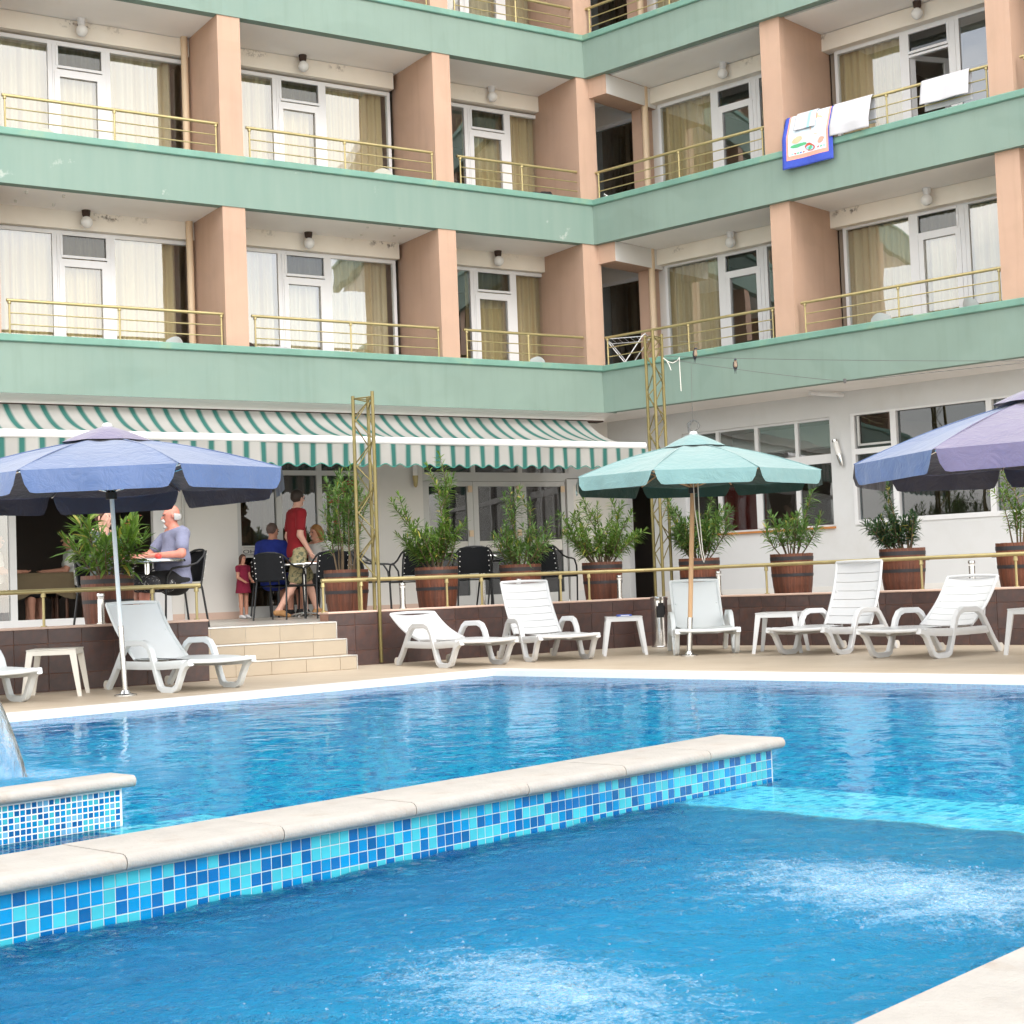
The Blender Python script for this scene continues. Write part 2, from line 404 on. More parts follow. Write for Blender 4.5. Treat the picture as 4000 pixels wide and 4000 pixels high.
def scuffed_green():
    m, nt, N, L, out = nodes_of('stucco_green_scuffed'); v = coords(N, L)
    base = ramp(N, L, noise(N, L, coords(N, L, 'Object', (4, 4, .4)), 1.4, 6), [(.25, (.18, .272, .232)), (.75, (.215, .298, .254))])
    k = ramp(N, L, noise(N, L, v, 2.6, 6, .7), [(.64, (0, 0, 0)), (.70, (.8, .8, .8))])
    prin(N, L, out, mixc(N, L, k, base, (.40, .44, .41)), .85, 0, bump(N, L, noise(N, L, v, 260, 3), .35, .004)); return m
scuffed_green()
def stripe_mat():
    m, nt, N, L, out = nodes_of('awning_stripe'); u = N.new('ShaderNodeUVMap'); sp = N.new('ShaderNodeSeparateXYZ'); L.new(u.outputs[0], sp.inputs[0])
    f = mth(N, L, 'FRACT', mth(N, L, 'ADD', mth(N, L, 'MULTIPLY', sp.outputs[0], 1/.2325), noiseless(N, L)))
    c = ramp(N, L, f, [(.0, (.035, .17, .145)), (.20, (.035, .175, .15)), (.26, (.20, .28, .25)), (.34, (.47, .465, .44)), (.85, (.49, .48, .455)), (.96, (.27, .35, .32)), (1, (.035, .17, .145))])
    c = mixc(N, L, ramp(N, L, noise(N, L, coords(N, L), 1.4, 5), [(.35, (1, 1, 1)), (.8, (.84, .83, .80))]), (0, 0, 0), c, 'MIX')
    p = N.new('ShaderNodeBsdfPrincipled'); L.new(c, p.inputs['Base Color']); p.inputs['Roughness'].default_value = .85
    t = N.new('ShaderNodeBsdfTranslucent'); L.new(c, t.inputs[0]); mx = N.new('ShaderNodeMixShader'); mx.inputs[0].default_value = .3
    L.new(p.outputs[0], mx.inputs[1]); L.new(t.outputs[0], mx.inputs[2]); L.new(mx.outputs[0], out.inputs[0]); return m
def noiseless(N, L):
    v = N.new('ShaderNodeValue'); v.outputs[0].default_value = .35; return v.outputs[0]
stripe_mat()

# ------------------------------------------------------------------ ground sheet
MB().box(-300, 300, -300, 300, -2.2, -2.0).obj('ground', MAT['paving'], kind='structure')

# ------------------------------------------------------------------ hotel building
H = thing('hotel_building', C0, 0, 'pale green and peach hotel with stacked balconies around an inner corner', 'building')
H.location = (0, 0, 0)
PBOT = [3.49, 6.148, 8.80]; PSH = [4.14, 6.765, 9.39]; BOFF = [0, -.055, -.12]; STO = 2.62
FLOORZ = [3.72, 6.36, 9.0]; CEIL = [6.155, 8.80, 11.42]
AL, BR = -16.0, 15.0                                   # how far the wings run past the frame
for k in range(3):
    z0, z1 = PBOT[k], PSH[k]
    p = MB().box(AL, .25, 0, .15, z0, z1, fA).obj('parapet', MAT['stucco_green_scuffed' if k == 1 else 'stucco_green'], H)
    MB().bbox(AL, .22, -.035, .2, z1-.004, z1+.092, .012, fA).obj('coping', MAT['coping_green'], p)
    o = BOFF[k]
    p = MB().box(-.25, BR, o, o+.15, z0-.002, z1-.002, fB).obj('parapet', MAT['stucco_green'], H)
    MB().bbox(-.20, BR, o-.035, o+.2, z1-.008, z1+.089, .012, fB).obj('coping', MAT['coping_green'], p)
    # slabs (floor of this storey, ceiling of the one below)
    MB().box(AL, .5, .14, 5.5, z0+.006, FLOORZ[k], fA).obj('balcony_slab', MAT['ceiling_white'], H)
    MB().box(-1.6, BR, .12, 5.5, z0+.010, FLOORZ[k]-.004, fB).obj('balcony_slab', MAT['ceiling_white'], H)
MB().box(AL, .5, -.2, 5.5, 11.42, 11.7, fA).obj('roof_slab', MAT['ceiling_white'], H)
MB().box(-1.6, BR, -.2, 5.5, 11.424, 11.704, fB).obj('roof_slab', MAT['ceiling_white'], H)

WDW = {}
def frame_bars(mb, fr, u0, u1, z0, z1, n, w=.055, d=.07):
    mb.box(u0, u1, n, n+d, z1-w, z1, fr); mb.box(u0, u1, n, n+d, z0, z0+w, fr)
    mb.box(u0, u0+w, n+.001, n+d-.001, z0+w, z1-w, fr); mb.box(u1-w, u1, n+.001, n+d-.001, z0+w, z1-w, fr)
def balcony_window(fr, L0, Lr, trn, dpn, R0, R1, top, tz, dtop, zb, n=1.2, opened=False):
    """ left light, door with top light, right light; L0 outer left, Lr right edge of left glass, trn=(l,r) of top light, dpn=(l,r) of door glass"""
    mb = MB(); ft = top+.055
    mb.box(L0, R1, n, n+.07, top, ft, fr); mb.box(L0, R1, n, n+.07, zb, zb+.08, fr)
    mb.box(L0, L0+.05, n, n+.069, zb+.08, top, fr)
    mb.box(Lr, Lr+.06, n, n+.069, zb+.08, top, fr); mb.box(Lr+.062, trn[0]-.012, n-.004, n+.068, zb+.08, top, fr)
    mb.box(trn[1]+.012, R0-.062, n-.004, n+.068, zb+.08, top, fr); mb.box(R0-.06, R0, n, n+.069, zb+.08, top, fr)
    mb.box(R1-.05, R1, n, n+.069, zb+.08, top, fr)
    mb.box(trn[0]-.012, trn[1]+.012, n-.003, n+.067, tz[0]-.085, tz[0]-.05, fr)
    w = mb.obj('window', MAT['upvc'], H)
    def pane(a, b, c, d, nm='pane', m='glass'):
        return MB().box(a, b, n+.025, n+.033, c, d, fr).obj(nm, MAT[m], w)
    pane(L0+.05, Lr, zb+.08, top); pane(R0, R1-.05, zb+.08, top)
    # top light sash
    s = MB(); l, r = trn; s.box(l-.012, r+.012, n-.012, n+.02, tz[1], tz[1]+.035, fr); s.box(l-.012, r+.012, n-.012, n+.02, tz[0]-.035, tz[0], fr)
    s.box(l-.034, l, n-.0121, n+.0199, tz[0], tz[1], fr); s.box(r, r+.034, n-.0121, n+.0199, tz[0], tz[1], fr); s.obj('top_light', MAT['upvc'], w)
    pane(l, r, tz[0], tz[1], m='glass_dark')
    # door leaf
    dl, dr = dpn; q = MB(); hw = .075
    if not opened:
        g = fr; e = n-.015
        q.box(dl-hw, dr+hw, e, e+.05, dtop, dtop+.07, g); q.box(dl-hw, dr+hw, e, e+.05, zb+.08, zb+.2, g)
        q.box(dl-hw, dl, e+.0005, e+.0495, zb+.2, dtop, g); q.box(dr, dr+hw, e+.0005, e+.0495, zb+.2, dtop, g)
        q.obj('door_leaf', MAT['upvc'], w); pane(dl, dr, zb+.2, dtop)
    else:
        hx = dl-hw; ca, sa = cos(radians(62)), sin(radians(62)); wd = dr-dl+2*hw
        def g(u, v, z): return fr(hx+u*ca-v*sa, n+.04+u*sa+v*ca, z)
        q.box(0, wd, 0, .05, dtop, dtop+.07, g); q.box(0, wd, 0, .05, zb+.08, zb+.2, g); q.box(0, hw, .0005, .0495, zb+.2, dtop, g); q.box(wd-hw, wd, .0005, .0495, zb+.2, dtop, g)
        q.obj('door_leaf', MAT['upvc'], w); MB().box(hw, wd-hw, .02, .028, zb+.2, dtop, g).obj('pane', MAT['glass'], w)
    return w
def curtain(fr, u0, u1, zb, zt, mat, label, n=1.36, gap=None, amp=.035, org=None):
    """ hanging folds, closed sheet with thickness """
    rr = random.Random(int(u0*91+zb*17)); L = u1-u0; nn = max(20, int(L/.018)); ph = [rr.uniform(0, 6) for _ in range(4)]
    mb = MB(); o = fr(u0, n, zb); rz = atan2((fr(1, 0, 0)-fr(0, 0, 0)).y, (fr(1, 0, 0)-fr(0, 0, 0)).x)
    def w(x): return amp*sin(x*46+ph[0]+1.2*sin(x*5+ph[1])) + amp*.5*sin(x*19+ph[2])
    def fn(i, j): 
        x = i*L; k = .75+.5*(1-j); return Vector((x, w(x)*k, j*(zt-zb)))
    mb.grid(fn, nn, 3); mb.grid(lambda i, j: fn(1-i, j)+Vector((0, .006, 0)), nn, 3)
    c = mb.obj('curtain', MAT[mat], None, 'all', loc=o, rz=rz, label=label, cat='curtain', group='curtains behind the balcony windows'); return c
def lamp(fr, u, zc, rust=True):
    b = MB().tube([(u, 1.0, zc+.01), (u, 1.0, zc-.06), (u, .99, zc-.10)], [.062, .055, .04], 12, fr).obj('lamp', MAT['rusty' if rust else 'upvc'], H, True)
    p = fr(u, .985, zc-.165); MB().ball(p, .082, 12).obj('globe', MAT['globe'], b, 'all')
def railing(fr, u0, u1, posts, z, n=.10):
    top = z+.445
    r = MB().tube([(u0, n, top), (u1, n, top)], .021, 10, fr).obj('railing', MAT['brass'], H, True)
    for p in posts:
        MB().tube([(p, n, z), (p, n, top-.05), (p, n, top-.045), (p, n, top-.015)], [.013, .013, .024, .024], 8, fr).obj('post', MAT['brass'], r, True)
    for dz in (.16, .305):
        MB().tube([(posts[0], n, top-dz), (posts[-1], n, top-dz)], .009, 6, fr).obj('rail', MAT['brass'], r, True)
def lintel(fr, u0, u1, zc, rz):
    o = fr(u0, 1.10, zc-.25); L = u1-u0
    MB().box(0, L, 0, .2, 0, .249).obj('lintel', MAT['lintel'], H, loc=o, rz=rz)

STN = ['lower balcony storey', 'middle balcony storey', 'top storey']
A_BAYS = [(-9.2, -6.24, -3.30, 'leftmost balcony'), (-5.91, -2.87, 0.0, 'second balcony from the left'), (-2.57, -.27, 3.288, 'balcony just left of the inner corner')]
for k in range(3):
    dz = STO*k; zc = CEIL[k]; cz = PSH[k]+.092; zb = FLOORZ[k]
    # dividing walls
    for (a, b) in ((-9.55, -9.22), (-6.24, -5.91), (-2.87, -2.57), (-12.9, -12.57)):
        MB().box(a, b, .015, 1.3, zb-.05, zc+.03, fA).obj('partition_wall', MAT['stucco_peach'], H)
    MB().box(-.27, .075, .017, 1.3, zb-.05, zc+.028, fA).obj('partition_wall', MAT['stucco_peach'], H)
    for (a, b) in ((3.206, 3.535), (6.622, 6.95), (10.0, 10.33)):
        MB().box(a, b, BOFF[k]+.02, 1.3, zb-.06, zc+.026, fB).obj('partition_wall', MAT['stucco_peach'], H)
    # corner beam and pier
    q = MB().box(-.085, .325, .03+BOFF[k], 1.25, zc-.31, zc+.02, fB); q.obj('corner_beam', MAT['stucco_peach'], H)
    MB().box(.326, .329, .04+BOFF[k], 1.25, zc-.309, zc-.001, fB).obj('beam_face', MAT['wall_grey'], H)
    MB().box(.0, .225, 1.02, 1.3, zb-.05, zc-.30, fB).obj('corner_pier', MAT['stucco_peach'], H)
    for bi, (u0, u1, o, bn) in enumerate(A_BAYS):
        if bi == 0: L0, R1 = -9.22, -6.24
        elif bi == 1: L0, R1 = -5.91, -2.965
        else: L0, R1 = -2.57, .16
        balcony_window(fA, L0, -4.925+o, (-4.785+o, -4.185+o), (-4.765+o, -4.25+o), -4.06+o, R1, 5.845+dz, (5.56+dz, 5.835+dz), 5.405+dz, zb)
        lintel(fA, L0-.02, R1+(.02 if bi < 2 else .1), zc, ROT_A)
        lamp(fA, -4.18+o-.33, zc, not (k == 1 and bi != 1))
        mat = ['curtain_gold', 'curtain_beige', 'curtain_gold'][(bi+k) % 3]
        curtain(fA, L0+(.95 if (bi, k) in ((2, 0), (2, 1)) else .03), R1-(.20 if bi == 0 else .10), zb+.05, zc-.28, mat, 'beige striped curtain, left wing %s, %s' % (bn, STN[k]))
        if bi == 0: railing(fA, -9.13, -6.205, (-9.095, -7.68, -6.27), cz)
        if bi == 1: railing(fA, -5.83, -2.83, (-5.78, -4.32, -2.885), cz)
        if bi == 2: railing(fA, -2.45, -.175, (-2.40, -1.30, -.24), cz)
        if bi != 1:
            pu = -6.325 if bi == 0 else .185
            MB().tube([(pu, 1.06, zb), (pu, 1.06, zc+.02)], .05, 12, fA).obj('downpipe', MAT['pipe_cream'], H, True)
    balcony_window(fA, -12.57, -11.5, (-11.36, -10.76), (-11.34, -10.83), -10.64, -9.55, 5.845+dz, (5.56+dz, 5.835+dz), 5.405+dz, zb); lintel(fA, -12.6, -9.53, zc, ROT_A); railing(fA, -12.5, -9.6, (-12.45, -11.0, -9.65), cz)
    MB().box(-12.6, -9.5, 1.5, 1.6, zb, zc, fA).obj('room_wall', MAT['curtain_beige'], H); MB().box(AL, -12.57, 1.2, 1.4, zb, zc, fA).obj('room_wall', MAT['stucco_peach'], H)
    # right wing
    MB().tube([(.29, 1.0, zb), (.29, 1.0, zc+.02)], .055, 12, fB).obj('downpipe', MAT['pipe_cream'], H, True)
    for bi, (o, L0, R1, bn) in enumerate(((0, .362, 3.22, 'balcony just right of the inner corner'), (3.31, 3.65, 6.63, 'second balcony right of the inner corner'), (6.7, 7.0, 10.0, 'third balcony right of the inner corner'))):
        opened = (k == 1 and bi == 1)
        balcony_window(fB, L0, 1.405+o, (1.553+o, 2.14+o), (1.625+o, 2.118+o), 2.32+o, R1, 5.875+dz, (5.605+dz, 5.855+dz), 5.50+dz, zb, 1.25, opened)
        lintel(fB, L0-.1 if bi == 0 else L0-.12, R1+.02, zc, ROT_B)
        lamp(fB, 1.84+o, zc, bi == 1 and k == 1)
        if bi < 2:
            en = 1.15 if (k == 1 and bi == 1) or bi == 0 else 2.8
            curtain(fB, L0-(.0 if bi else .02), L0+(en if bi == 0 else 1.05 if opened else en), zb+.05, zc-.28, ['curtain_beige', 'curtain_gold', 'curtain_beige'][(bi+k+(1 if bi else 0)) % 3] if not opened else 'curtain_gold', 'beige striped curtain, right wing %s, %s' % (bn, STN[k]), 1.39)
        if bi == 0: railing(fB, -.01+BOFF[k]*.3, 3.17, (.05, 1.62, 3.12), cz, .1+BOFF[k])
        if bi == 1: railing(fB, 3.60, 6.61, (3.66, 5.12, 6.56), cz, .1+BOFF[k])
        if bi == 2: railing(fB, 7.02, 9.95, (7.08, 8.5, 9.9), cz, .1+BOFF[k])
    MB().box(.2, .37, 1.27, 1.34, zb-.04, zc+.01, fB).obj('back_wall', MAT['wall_grey'], H); MB().box(.14, 1.45, 1.27, 1.36, zb-.04, zc+.01, fA).obj('back_wall', MAT['wall_grey'], H)
    # recess window beside the corner
    w = MB(); frame_bars(w, fB, -1.05, -.005, zb, zc-.33, 1.25); w = w.obj('window', MAT['upvc'], H); MB().box(-.995, -.06, 1.28, 1.288, zb+.055, zc-.385, fB).obj('pane', MAT['glass_dark'], w)
    MB().box(-1.1, .0, 1.24, 1.34, zc-.33, zc+.02, fB).obj('lintel', MAT['wall_grey'], H)
    curtain(fB, -1.0, -.03, zb+.05, zc-.34, 'curtain_brown', 'dark brown curtain in the recess beside the inner corner pillar, %s' % STN[k], 1.42)
    # rooms behind the glass
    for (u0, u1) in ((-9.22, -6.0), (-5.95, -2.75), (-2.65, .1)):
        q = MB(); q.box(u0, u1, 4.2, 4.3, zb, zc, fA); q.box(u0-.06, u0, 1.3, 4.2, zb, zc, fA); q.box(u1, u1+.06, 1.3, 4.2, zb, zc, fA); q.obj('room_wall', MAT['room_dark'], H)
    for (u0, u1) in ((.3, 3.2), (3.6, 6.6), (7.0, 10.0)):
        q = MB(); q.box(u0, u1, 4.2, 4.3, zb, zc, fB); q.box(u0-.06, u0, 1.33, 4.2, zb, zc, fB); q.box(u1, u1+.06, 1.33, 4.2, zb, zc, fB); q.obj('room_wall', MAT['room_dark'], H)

# ---- ground floor: terrace level .52, facade n=1.25 in both frames, soffit at 3.49
ZT = .52
def wallA(u0, u1, z0, z1, m='wall_grey', n0=1.25, n1=1.4, nm='ground_floor_wall'): return MB().box(u0, u1, n0, n1, z0, z1, fA).obj(nm, MAT[m], H)
def wallB(u0, u1, z0, z1, m='wall_white', n0=1.25, n1=1.4, nm='ground_floor_wall'): return MB().box(u0, u1, n0, n1, z0, z1, fB).obj(nm, MAT[m], H)
wallA(AL, .96, 3.05, 3.50); wallA(-6.66, -5.655, ZT, 3.05); wallA(-3.69, -2.60, ZT, 3.05)
wallA(-6.66, -5.655, ZT, ZT+.1, 'cap_stone', 1.235, 1.25, 'skirting'); wallA(-3.69, -2.60, ZT, ZT+.1, 'cap_stone', 1.235, 1.25, 'skirting')
MB().tube([(-6.47, 1.225, ZT), (-6.47, 1.225, 3.3)], .018, 8, fA).obj('conduit', MAT['alu_grey'], H, True)
# left glazed front, door standing open
w = MB(); 
for a in (-8.87, -6.90): w.box(a, a+.09, 1.25, 1.35, ZT+.11, 3.05, fA)
w.box(-6.81, -6.66, 1.26, 1.34, ZT+.11, 3.05, fA); w.box(-12, -6.66, 1.24, 1.36, ZT, ZT+.11, fA); w.box(-12, -6.66, 1.25, 1.35, 2.62, 2.72, fA)
w = w.obj('shop_front', MAT['upvc'], H)
MB().box(-8.78, -6.90, 1.29, 1.298, 2.72, 3.05, fA).obj('pane', MAT['glass_dark'], w); MB().box(-12, -8.87, 1.29, 1.298, ZT+.11, 2.62, fA).obj('pane', MAT['glass'], w)
# curtained window with lettering band
w = MB(); zt = 3.05
for a, b in ((-5.655, -5.60), (-5.045, -4.955), (-4.39, -4.305), (-3.75, -3.69)): w.box(a, b, 1.25, 1.34, ZT+.16, zt, fA)
w.box(-5.655, -3.69, 1.249, 1.341, 2.58, 2.652, fA); w.box(-5.655, -3.69, 1.249, 1.341, ZT, ZT+.16, fA); w = w.obj('shop_front', MAT['alu_grey'], H)
for a, b in ((-5.60, -5.045), (-4.955, -4.39), (-4.305, -3.75)):
    MB().box(a, b, 1.29, 1.298, ZT+.16, 2.58, fA).obj('pane', MAT['glass_dark'], w); MB().box(a, b, 1.29, 1.298, 2.652, zt, fA).obj('pane', MAT['glass_dark'], w)
    MB().box(a, b, 1.283, 1.289, 1.387, 1.56, fA).obj('lettering_band', MAT['frost'], w)
def text(s, fr, u, n, z, size, parent, rz, m='ink', sx=1.0):
    cu = bpy.data.curves.new('lettering', 'FONT'); cu.body = s; cu.size = size; cu.extrude = .001
    o = bpy.data.objects.new('tmp', cu); dg = bpy.context.evaluated_depsgraph_get(); COL.objects.link(o); dg.update()
    me = bpy.data.meshes.new_from_object(o.evaluated_get(dg)); bpy.data.objects.remove(o); me.materials.clear(); me.materials.append(MAT[m])
    t = link('lettering', me, parent); t.location = fr(u, n, z); t.rotation_euler = (pi/2, 0, rz); t.scale = (sx, 1, 1); return t
for a, b in ((-5.60, -5.045), (-4.955, -4.39), (-4.305, -3.75)):
    text('OHИ', fA, a+.025, 1.281, 1.448, .075, w, ROT_A, sx=1.75)
    MB().box(a+.03, b-.03, 1.2795, 1.2825, 1.425, 1.431, fA).obj('lettering_rule', MAT['ink'], w); MB().box(a+.04, b-.15, 1.2795, 1.2825, 1.527, 1.531, fA).obj('lettering_rule', MAT['ink'], w)
curtain(fA, -5.62, -3.72, ZT+.1, 3.0, 'curtain_brown', 'long dark curtain behind the ground floor window with the lettering band', 1.5)
# doors
w = MB()
w.box(-2.60, .10, 1.25, 1.34, 2.505, 2.643, fA); w.box(-2.60, .10, 1.249, 1.34, 3.0, 3.06, fA)
for a, b in ((-2.60, -2.565), (-1.725, -1.645), (-.845, -.762), (.075, .14)): w.box(a, b, 1.25, 1.34, 2.643, 3.0, fA)
w.box(.1, .96, 1.25, 1.34, 2.56, 3.06, fA)
w = w.obj('door_frame', MAT['alu_grey'], H)
for a, b in ((-2.565, -1.725), (-1.645, -.845), (-.762, .075)): MB().box(a, b, 1.29, 1.298, 2.643, 3.0, fA).obj('pane', MAT['glass_dark'], w)
for i, (a, b, p0, p1) in enumerate(((-2.60, -1.70, -2.49, -1.805), (-1.695, -.80, -1.60, -.91), (-.795, .06, -.694, -.02))):
    d = MB(); d.box(a, b, 1.26, 1.32, 2.423, 2.50, fA); d.box(a, b, 1.26, 1.32, ZT+.01, ZT+.19, fA); d.box(a, p0, 1.2605, 1.3195, ZT+.19, 2.423, fA); d.box(p1, b, 1.2605, 1.3195, ZT+.19, 2.423, fA)
    d = d.obj('door_leaf', MAT['alu_grey'], H); MB().box(p0, p1, 1.287, 1.295, ZT+.19, 2.423, fA).obj('pane', MAT['glass_dark'], d)
    MB().box(p0, p1, 1.281, 1.286, 1.39, 1.56, fA).obj('lettering_band', MAT['frost'], d)
    MB().box(b-.09, b-.02, 1.235, 1.262, 1.63, 1.73, fA).obj('door_hinge', MAT['pipe_cream'], d); MB().box(b-.09, b-.02, 1.235, 1.262, 2.33, 2.43, fA).obj('door_hinge', MAT['pipe_cream'], d)
    text('OHИ', fA, p0+.12, 1.279, 1.445, .075, d, ROT_A, sx=1.5)
def fleaf(u, n, z): return fA(.06+u*cos(radians(-6))-n*sin(radians(-6)), 1.20+u*sin(radians(-6))+n*cos(radians(-6)), z)
d = MB(); d.box(0, .98, 0, .05, 2.433, 2.54, fleaf); d.box(0, .98, 0, .05, ZT+.03, ZT+.2, fleaf); d.box(0, .115, .0005, .0495, ZT+.2, 2.433, fleaf); d.box(.83, .98, .0005, .0495, ZT+.2, 2.433, fleaf)
d = d.obj('door_leaf', MAT['alu_grey'], H); MB().box(.115, .83, .02, .028, ZT+.2, 2.433, fleaf).obj('pane', MAT['frost'], d); MB().tube([(.9, -.03, 1.4), (.9, -.03, 1.6)], .012, 8, fleaf).obj('door_handle', MAT['steel'], d)
# right wing ground floor
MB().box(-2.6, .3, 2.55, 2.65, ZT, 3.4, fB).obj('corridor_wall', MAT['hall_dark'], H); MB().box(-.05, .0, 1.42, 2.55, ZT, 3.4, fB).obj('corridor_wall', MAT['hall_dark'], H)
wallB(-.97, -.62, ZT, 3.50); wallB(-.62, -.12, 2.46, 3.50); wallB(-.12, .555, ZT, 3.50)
wallB(.555, 3.27, 3.155, 3.50); wallB(.555, 3.27, ZT, 1.53); wallB(3.27, 3.63, ZT, 3.50); wallB(3.63, BR, 3.155, 3.50); wallB(3.63, BR, ZT, 1.55)
wallB(-.12, BR, ZT, ZT+.13, 'wall_grey', 1.235, 1.25, 'skirting')
MB().box(.555, 3.30, 1.20, 1.30, 1.500, 1.531, fB).obj('window_sill', MAT['sill_orange'], H)
w = MB(); w.box(.555, 3.27, 1.30, 1.36, 2.48, 2.612, fB); w.box(.555, 3.27, 1.30, 1.36, 3.12, 3.155, fB); w.box(.555, 3.27, 1.30, 1.36, 1.531, 1.56, fB)
for a, b in ((.555, .62), (1.175, 1.255), (1.89, 2.0), (2.61, 2.685), (3.24, 3.27)): w.box(a, b, 1.301, 1.359, 1.56, 2.48, fB)
for a, b in ((.555, .60), (1.18, 1.24), (1.905, 1.97), (2.63, 2.686), (3.25, 3.27)): w.box(a, b, 1.301, 1.359, 2.612, 3.12, fB)
w = w.obj('window', MAT['upvc'], H)
for a, b in ((.62, 1.175), (1.255, 1.89), (2.0, 2.61), (2.685, 3.24)): MB().box(a, b, 1.33, 1.338, 1.56, 2.48, fB).obj('pane', MAT['glass_dark'], w)
for a, b in ((.60, 1.18), (1.24, 1.905), (1.97, 2.63), (2.686, 3.25)): MB().box(a, b, 1.33, 1.338, 2.612, 3.12, fB).obj('pane', MAT['glass'], w)
w = MB(); w.box(3.63, 9.0, 1.23, 1.36, 2.558, 2.638, fB); w.box(3.63, 9.0, 1.23, 1.36, 3.13, 3.16, fB); w.box(3.63, 9.0, 1.23, 1.36, 1.535, 1.603, fB)
for a, b in ((3.63, 3.69), (4.275, 4.365), (5.74, 5.825), (7.2, 7.29), (8.9, 9.0)): w.box(a, b, 1.231, 1.359, 1.603, 2.558, fB); w.box(a, b, 1.231, 1.359, 2.638, 3.13, fB)
w = w.obj('window', MAT['upvc'], H)
for a, b in ((3.69, 4.275), (4.365, 5.74), (5.825, 7.2), (7.29, 8.9)):
    MB().box(a, b, 1.30, 1.308, 1.603, 2.558, fB).obj('pane', MAT['glass_dark'], w); MB().box(a, b, 1.30, 1.308, 2.638, 3.13, fB).obj('pane', MAT['glass_dark'], w)
s = MB(); s.box(3.74, 4.26, 1.26, 1.29, 2.68, 2.71, fB); s.box(3.72, 3.755, 1.26, 1.29, 2.68, 3.12, fB); s.obj('window_sash', MAT['alu_grey'], w)
# halls behind the ground floor
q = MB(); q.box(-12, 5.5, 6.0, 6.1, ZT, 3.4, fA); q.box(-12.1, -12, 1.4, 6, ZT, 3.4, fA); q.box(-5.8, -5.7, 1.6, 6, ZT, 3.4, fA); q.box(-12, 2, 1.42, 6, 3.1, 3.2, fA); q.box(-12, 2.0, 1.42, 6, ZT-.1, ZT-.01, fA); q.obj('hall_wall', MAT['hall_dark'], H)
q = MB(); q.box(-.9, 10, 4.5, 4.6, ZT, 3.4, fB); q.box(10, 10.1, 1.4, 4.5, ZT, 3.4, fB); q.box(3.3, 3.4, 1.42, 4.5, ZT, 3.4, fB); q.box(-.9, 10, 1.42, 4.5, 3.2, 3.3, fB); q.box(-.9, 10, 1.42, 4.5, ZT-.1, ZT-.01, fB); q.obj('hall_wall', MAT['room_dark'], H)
MB().box(.6, 1.35, 2.2, 2.4, ZT, 2.3, fB).obj('room_divider', MAT['towel_red'], H)
MB().box(.6, 3.2, 2.6, 2.9, 2.85, 3.2, fB).obj('ceiling_beam', MAT['wall_grey'], H)
# wall lights
def sconce(fr, u, z, tilt, label, m='steel'):
    t = thing('wall_light', fr(u, 1.19, z), 0, label, 'lamp', 'wall lights on the ground floor')
    o = t.location
    def g(a, b, c): return fr(u+a+c*tilt, 1.19+b, z+c)-o
    MB().tube([(0, 0, -.20), (0, 0, -.17), (0, 0, -.02)], [.012, .03, .045], 12, g).obj('holder', MAT[m], t, True)
    MB().tube([(0, 0, -.02), (0, 0, .17)], .04, 12, g).obj('lamp_tube', MAT['globe'], t, True)
    MB().tube([(0, 0, .17), (0, 0, .20)], .046, 12, g).obj('cap', MAT['steel'], t, True); MB().tube([(0, .07, -.05), (0, 0, -.05)], .015, 8, g).obj('bracket', MAT['steel'], t, True)
sconce(fB, 3.435, 2.60, -.26, 'tilted steel and glass wall light on the white pier between the right windows')
sconce(fA, -2.755, 2.60, 0, 'small brass wall light left of the glazed doors under the awning', 'brass')
# rounded grey soffit edge under the left wing
MB().grid(lambda i, j: fA(AL+i*(.22-AL), .0+.30*sin(j*pi/2), 3.488-.085*(1-cos(j*pi/2))), 4, 8).obj('soffit_edge', MAT['ceiling_white'], H, 'all')
MB().box(AL, .20, .30, .50, 3.38, 3.49, fA).obj('awning_housing', MAT['rusty'], H)
MB().tube([(3.35, .62, 3.46), (3.55, 1.2, 3.44)], .03, 8, fB).obj('drain_pipe', MAT['upvc'], H, True)

# ------------------------------------------------------------------ awning
aw = thing('awning', fA(-6, .3, 3.39), 0, 'green and white striped awning with scalloped valance over the cafe terrace', 'awning'); awo = aw.location.copy()
AW0, AW1 = -12.5, -.12
def aw_fn(i, j):
    s = AW0+i*(AW1-AW0); n = .30-1.62*j
    sag = -.17*sin(pi*j**.8)*(1+.25*sin(s*1.7)) ; wv = .012*sin(s*9+4*j)*sin(j*pi)
    return fA(s, n, 3.385-.53*j+sag+wv)-awo
mb = MB(); NU, NV = 200, 16; mb.grid(aw_fn, NU, NV); me = mb.mesh('fabric', MAT['awning_stripe'], 'all')
uv = me.uv_layers.new(name='UVMap')
for li, l in enumerate(me.loops):
    vi = l.vertex_index; uv.data[li].uv = (AW0+(vi % (NU+1))/NU*(AW1-AW0), 0)
link('fabric', me, aw)
def awl(a, b, c): return fA(a, b, c)-awo
MB().tube([(AW0, -1.33, 2.835), (AW1-.12, -1.33, 2.835)], .042, 10, awl, r2=.052).obj('front_bar', MAT['paint_white'], aw, True)
def val(i, j):
    s = AW0+i*(AW1-AW0); ph = (s/.2325+.35)
    drop = .29+.022*cos(2*pi*(ph-.05)); return fA(s, -1.34-.02*sin(s*2*pi/.465)*j+.012*sin(s*3), 2.792-drop*j)-awo
NU2 = 760; mb = MB(); mb.grid(val, NU2, 4); me = mb.mesh('valance', MAT['awning_stripe'], 'all'); uv = me.uv_layers.new(name='UVMap')
for li, l in enumerate(me.loops):
    vi = l.vertex_index; uv.data[li].uv = (AW0+(vi % (NU2+1))/NU2*(AW1-AW0), 0)
link('valance', me, aw)
mb = MB()
for i in range(NU2):
    a = val(i/NU2, 1); b = val((i+1)/NU2, 1); mb.add([a+Vector((0, 0, .008)), b+Vector((0, 0, .008)), b-Vector((0, 0, .004)), a-Vector((0, 0, .004))], [(0, 1, 2, 3)])
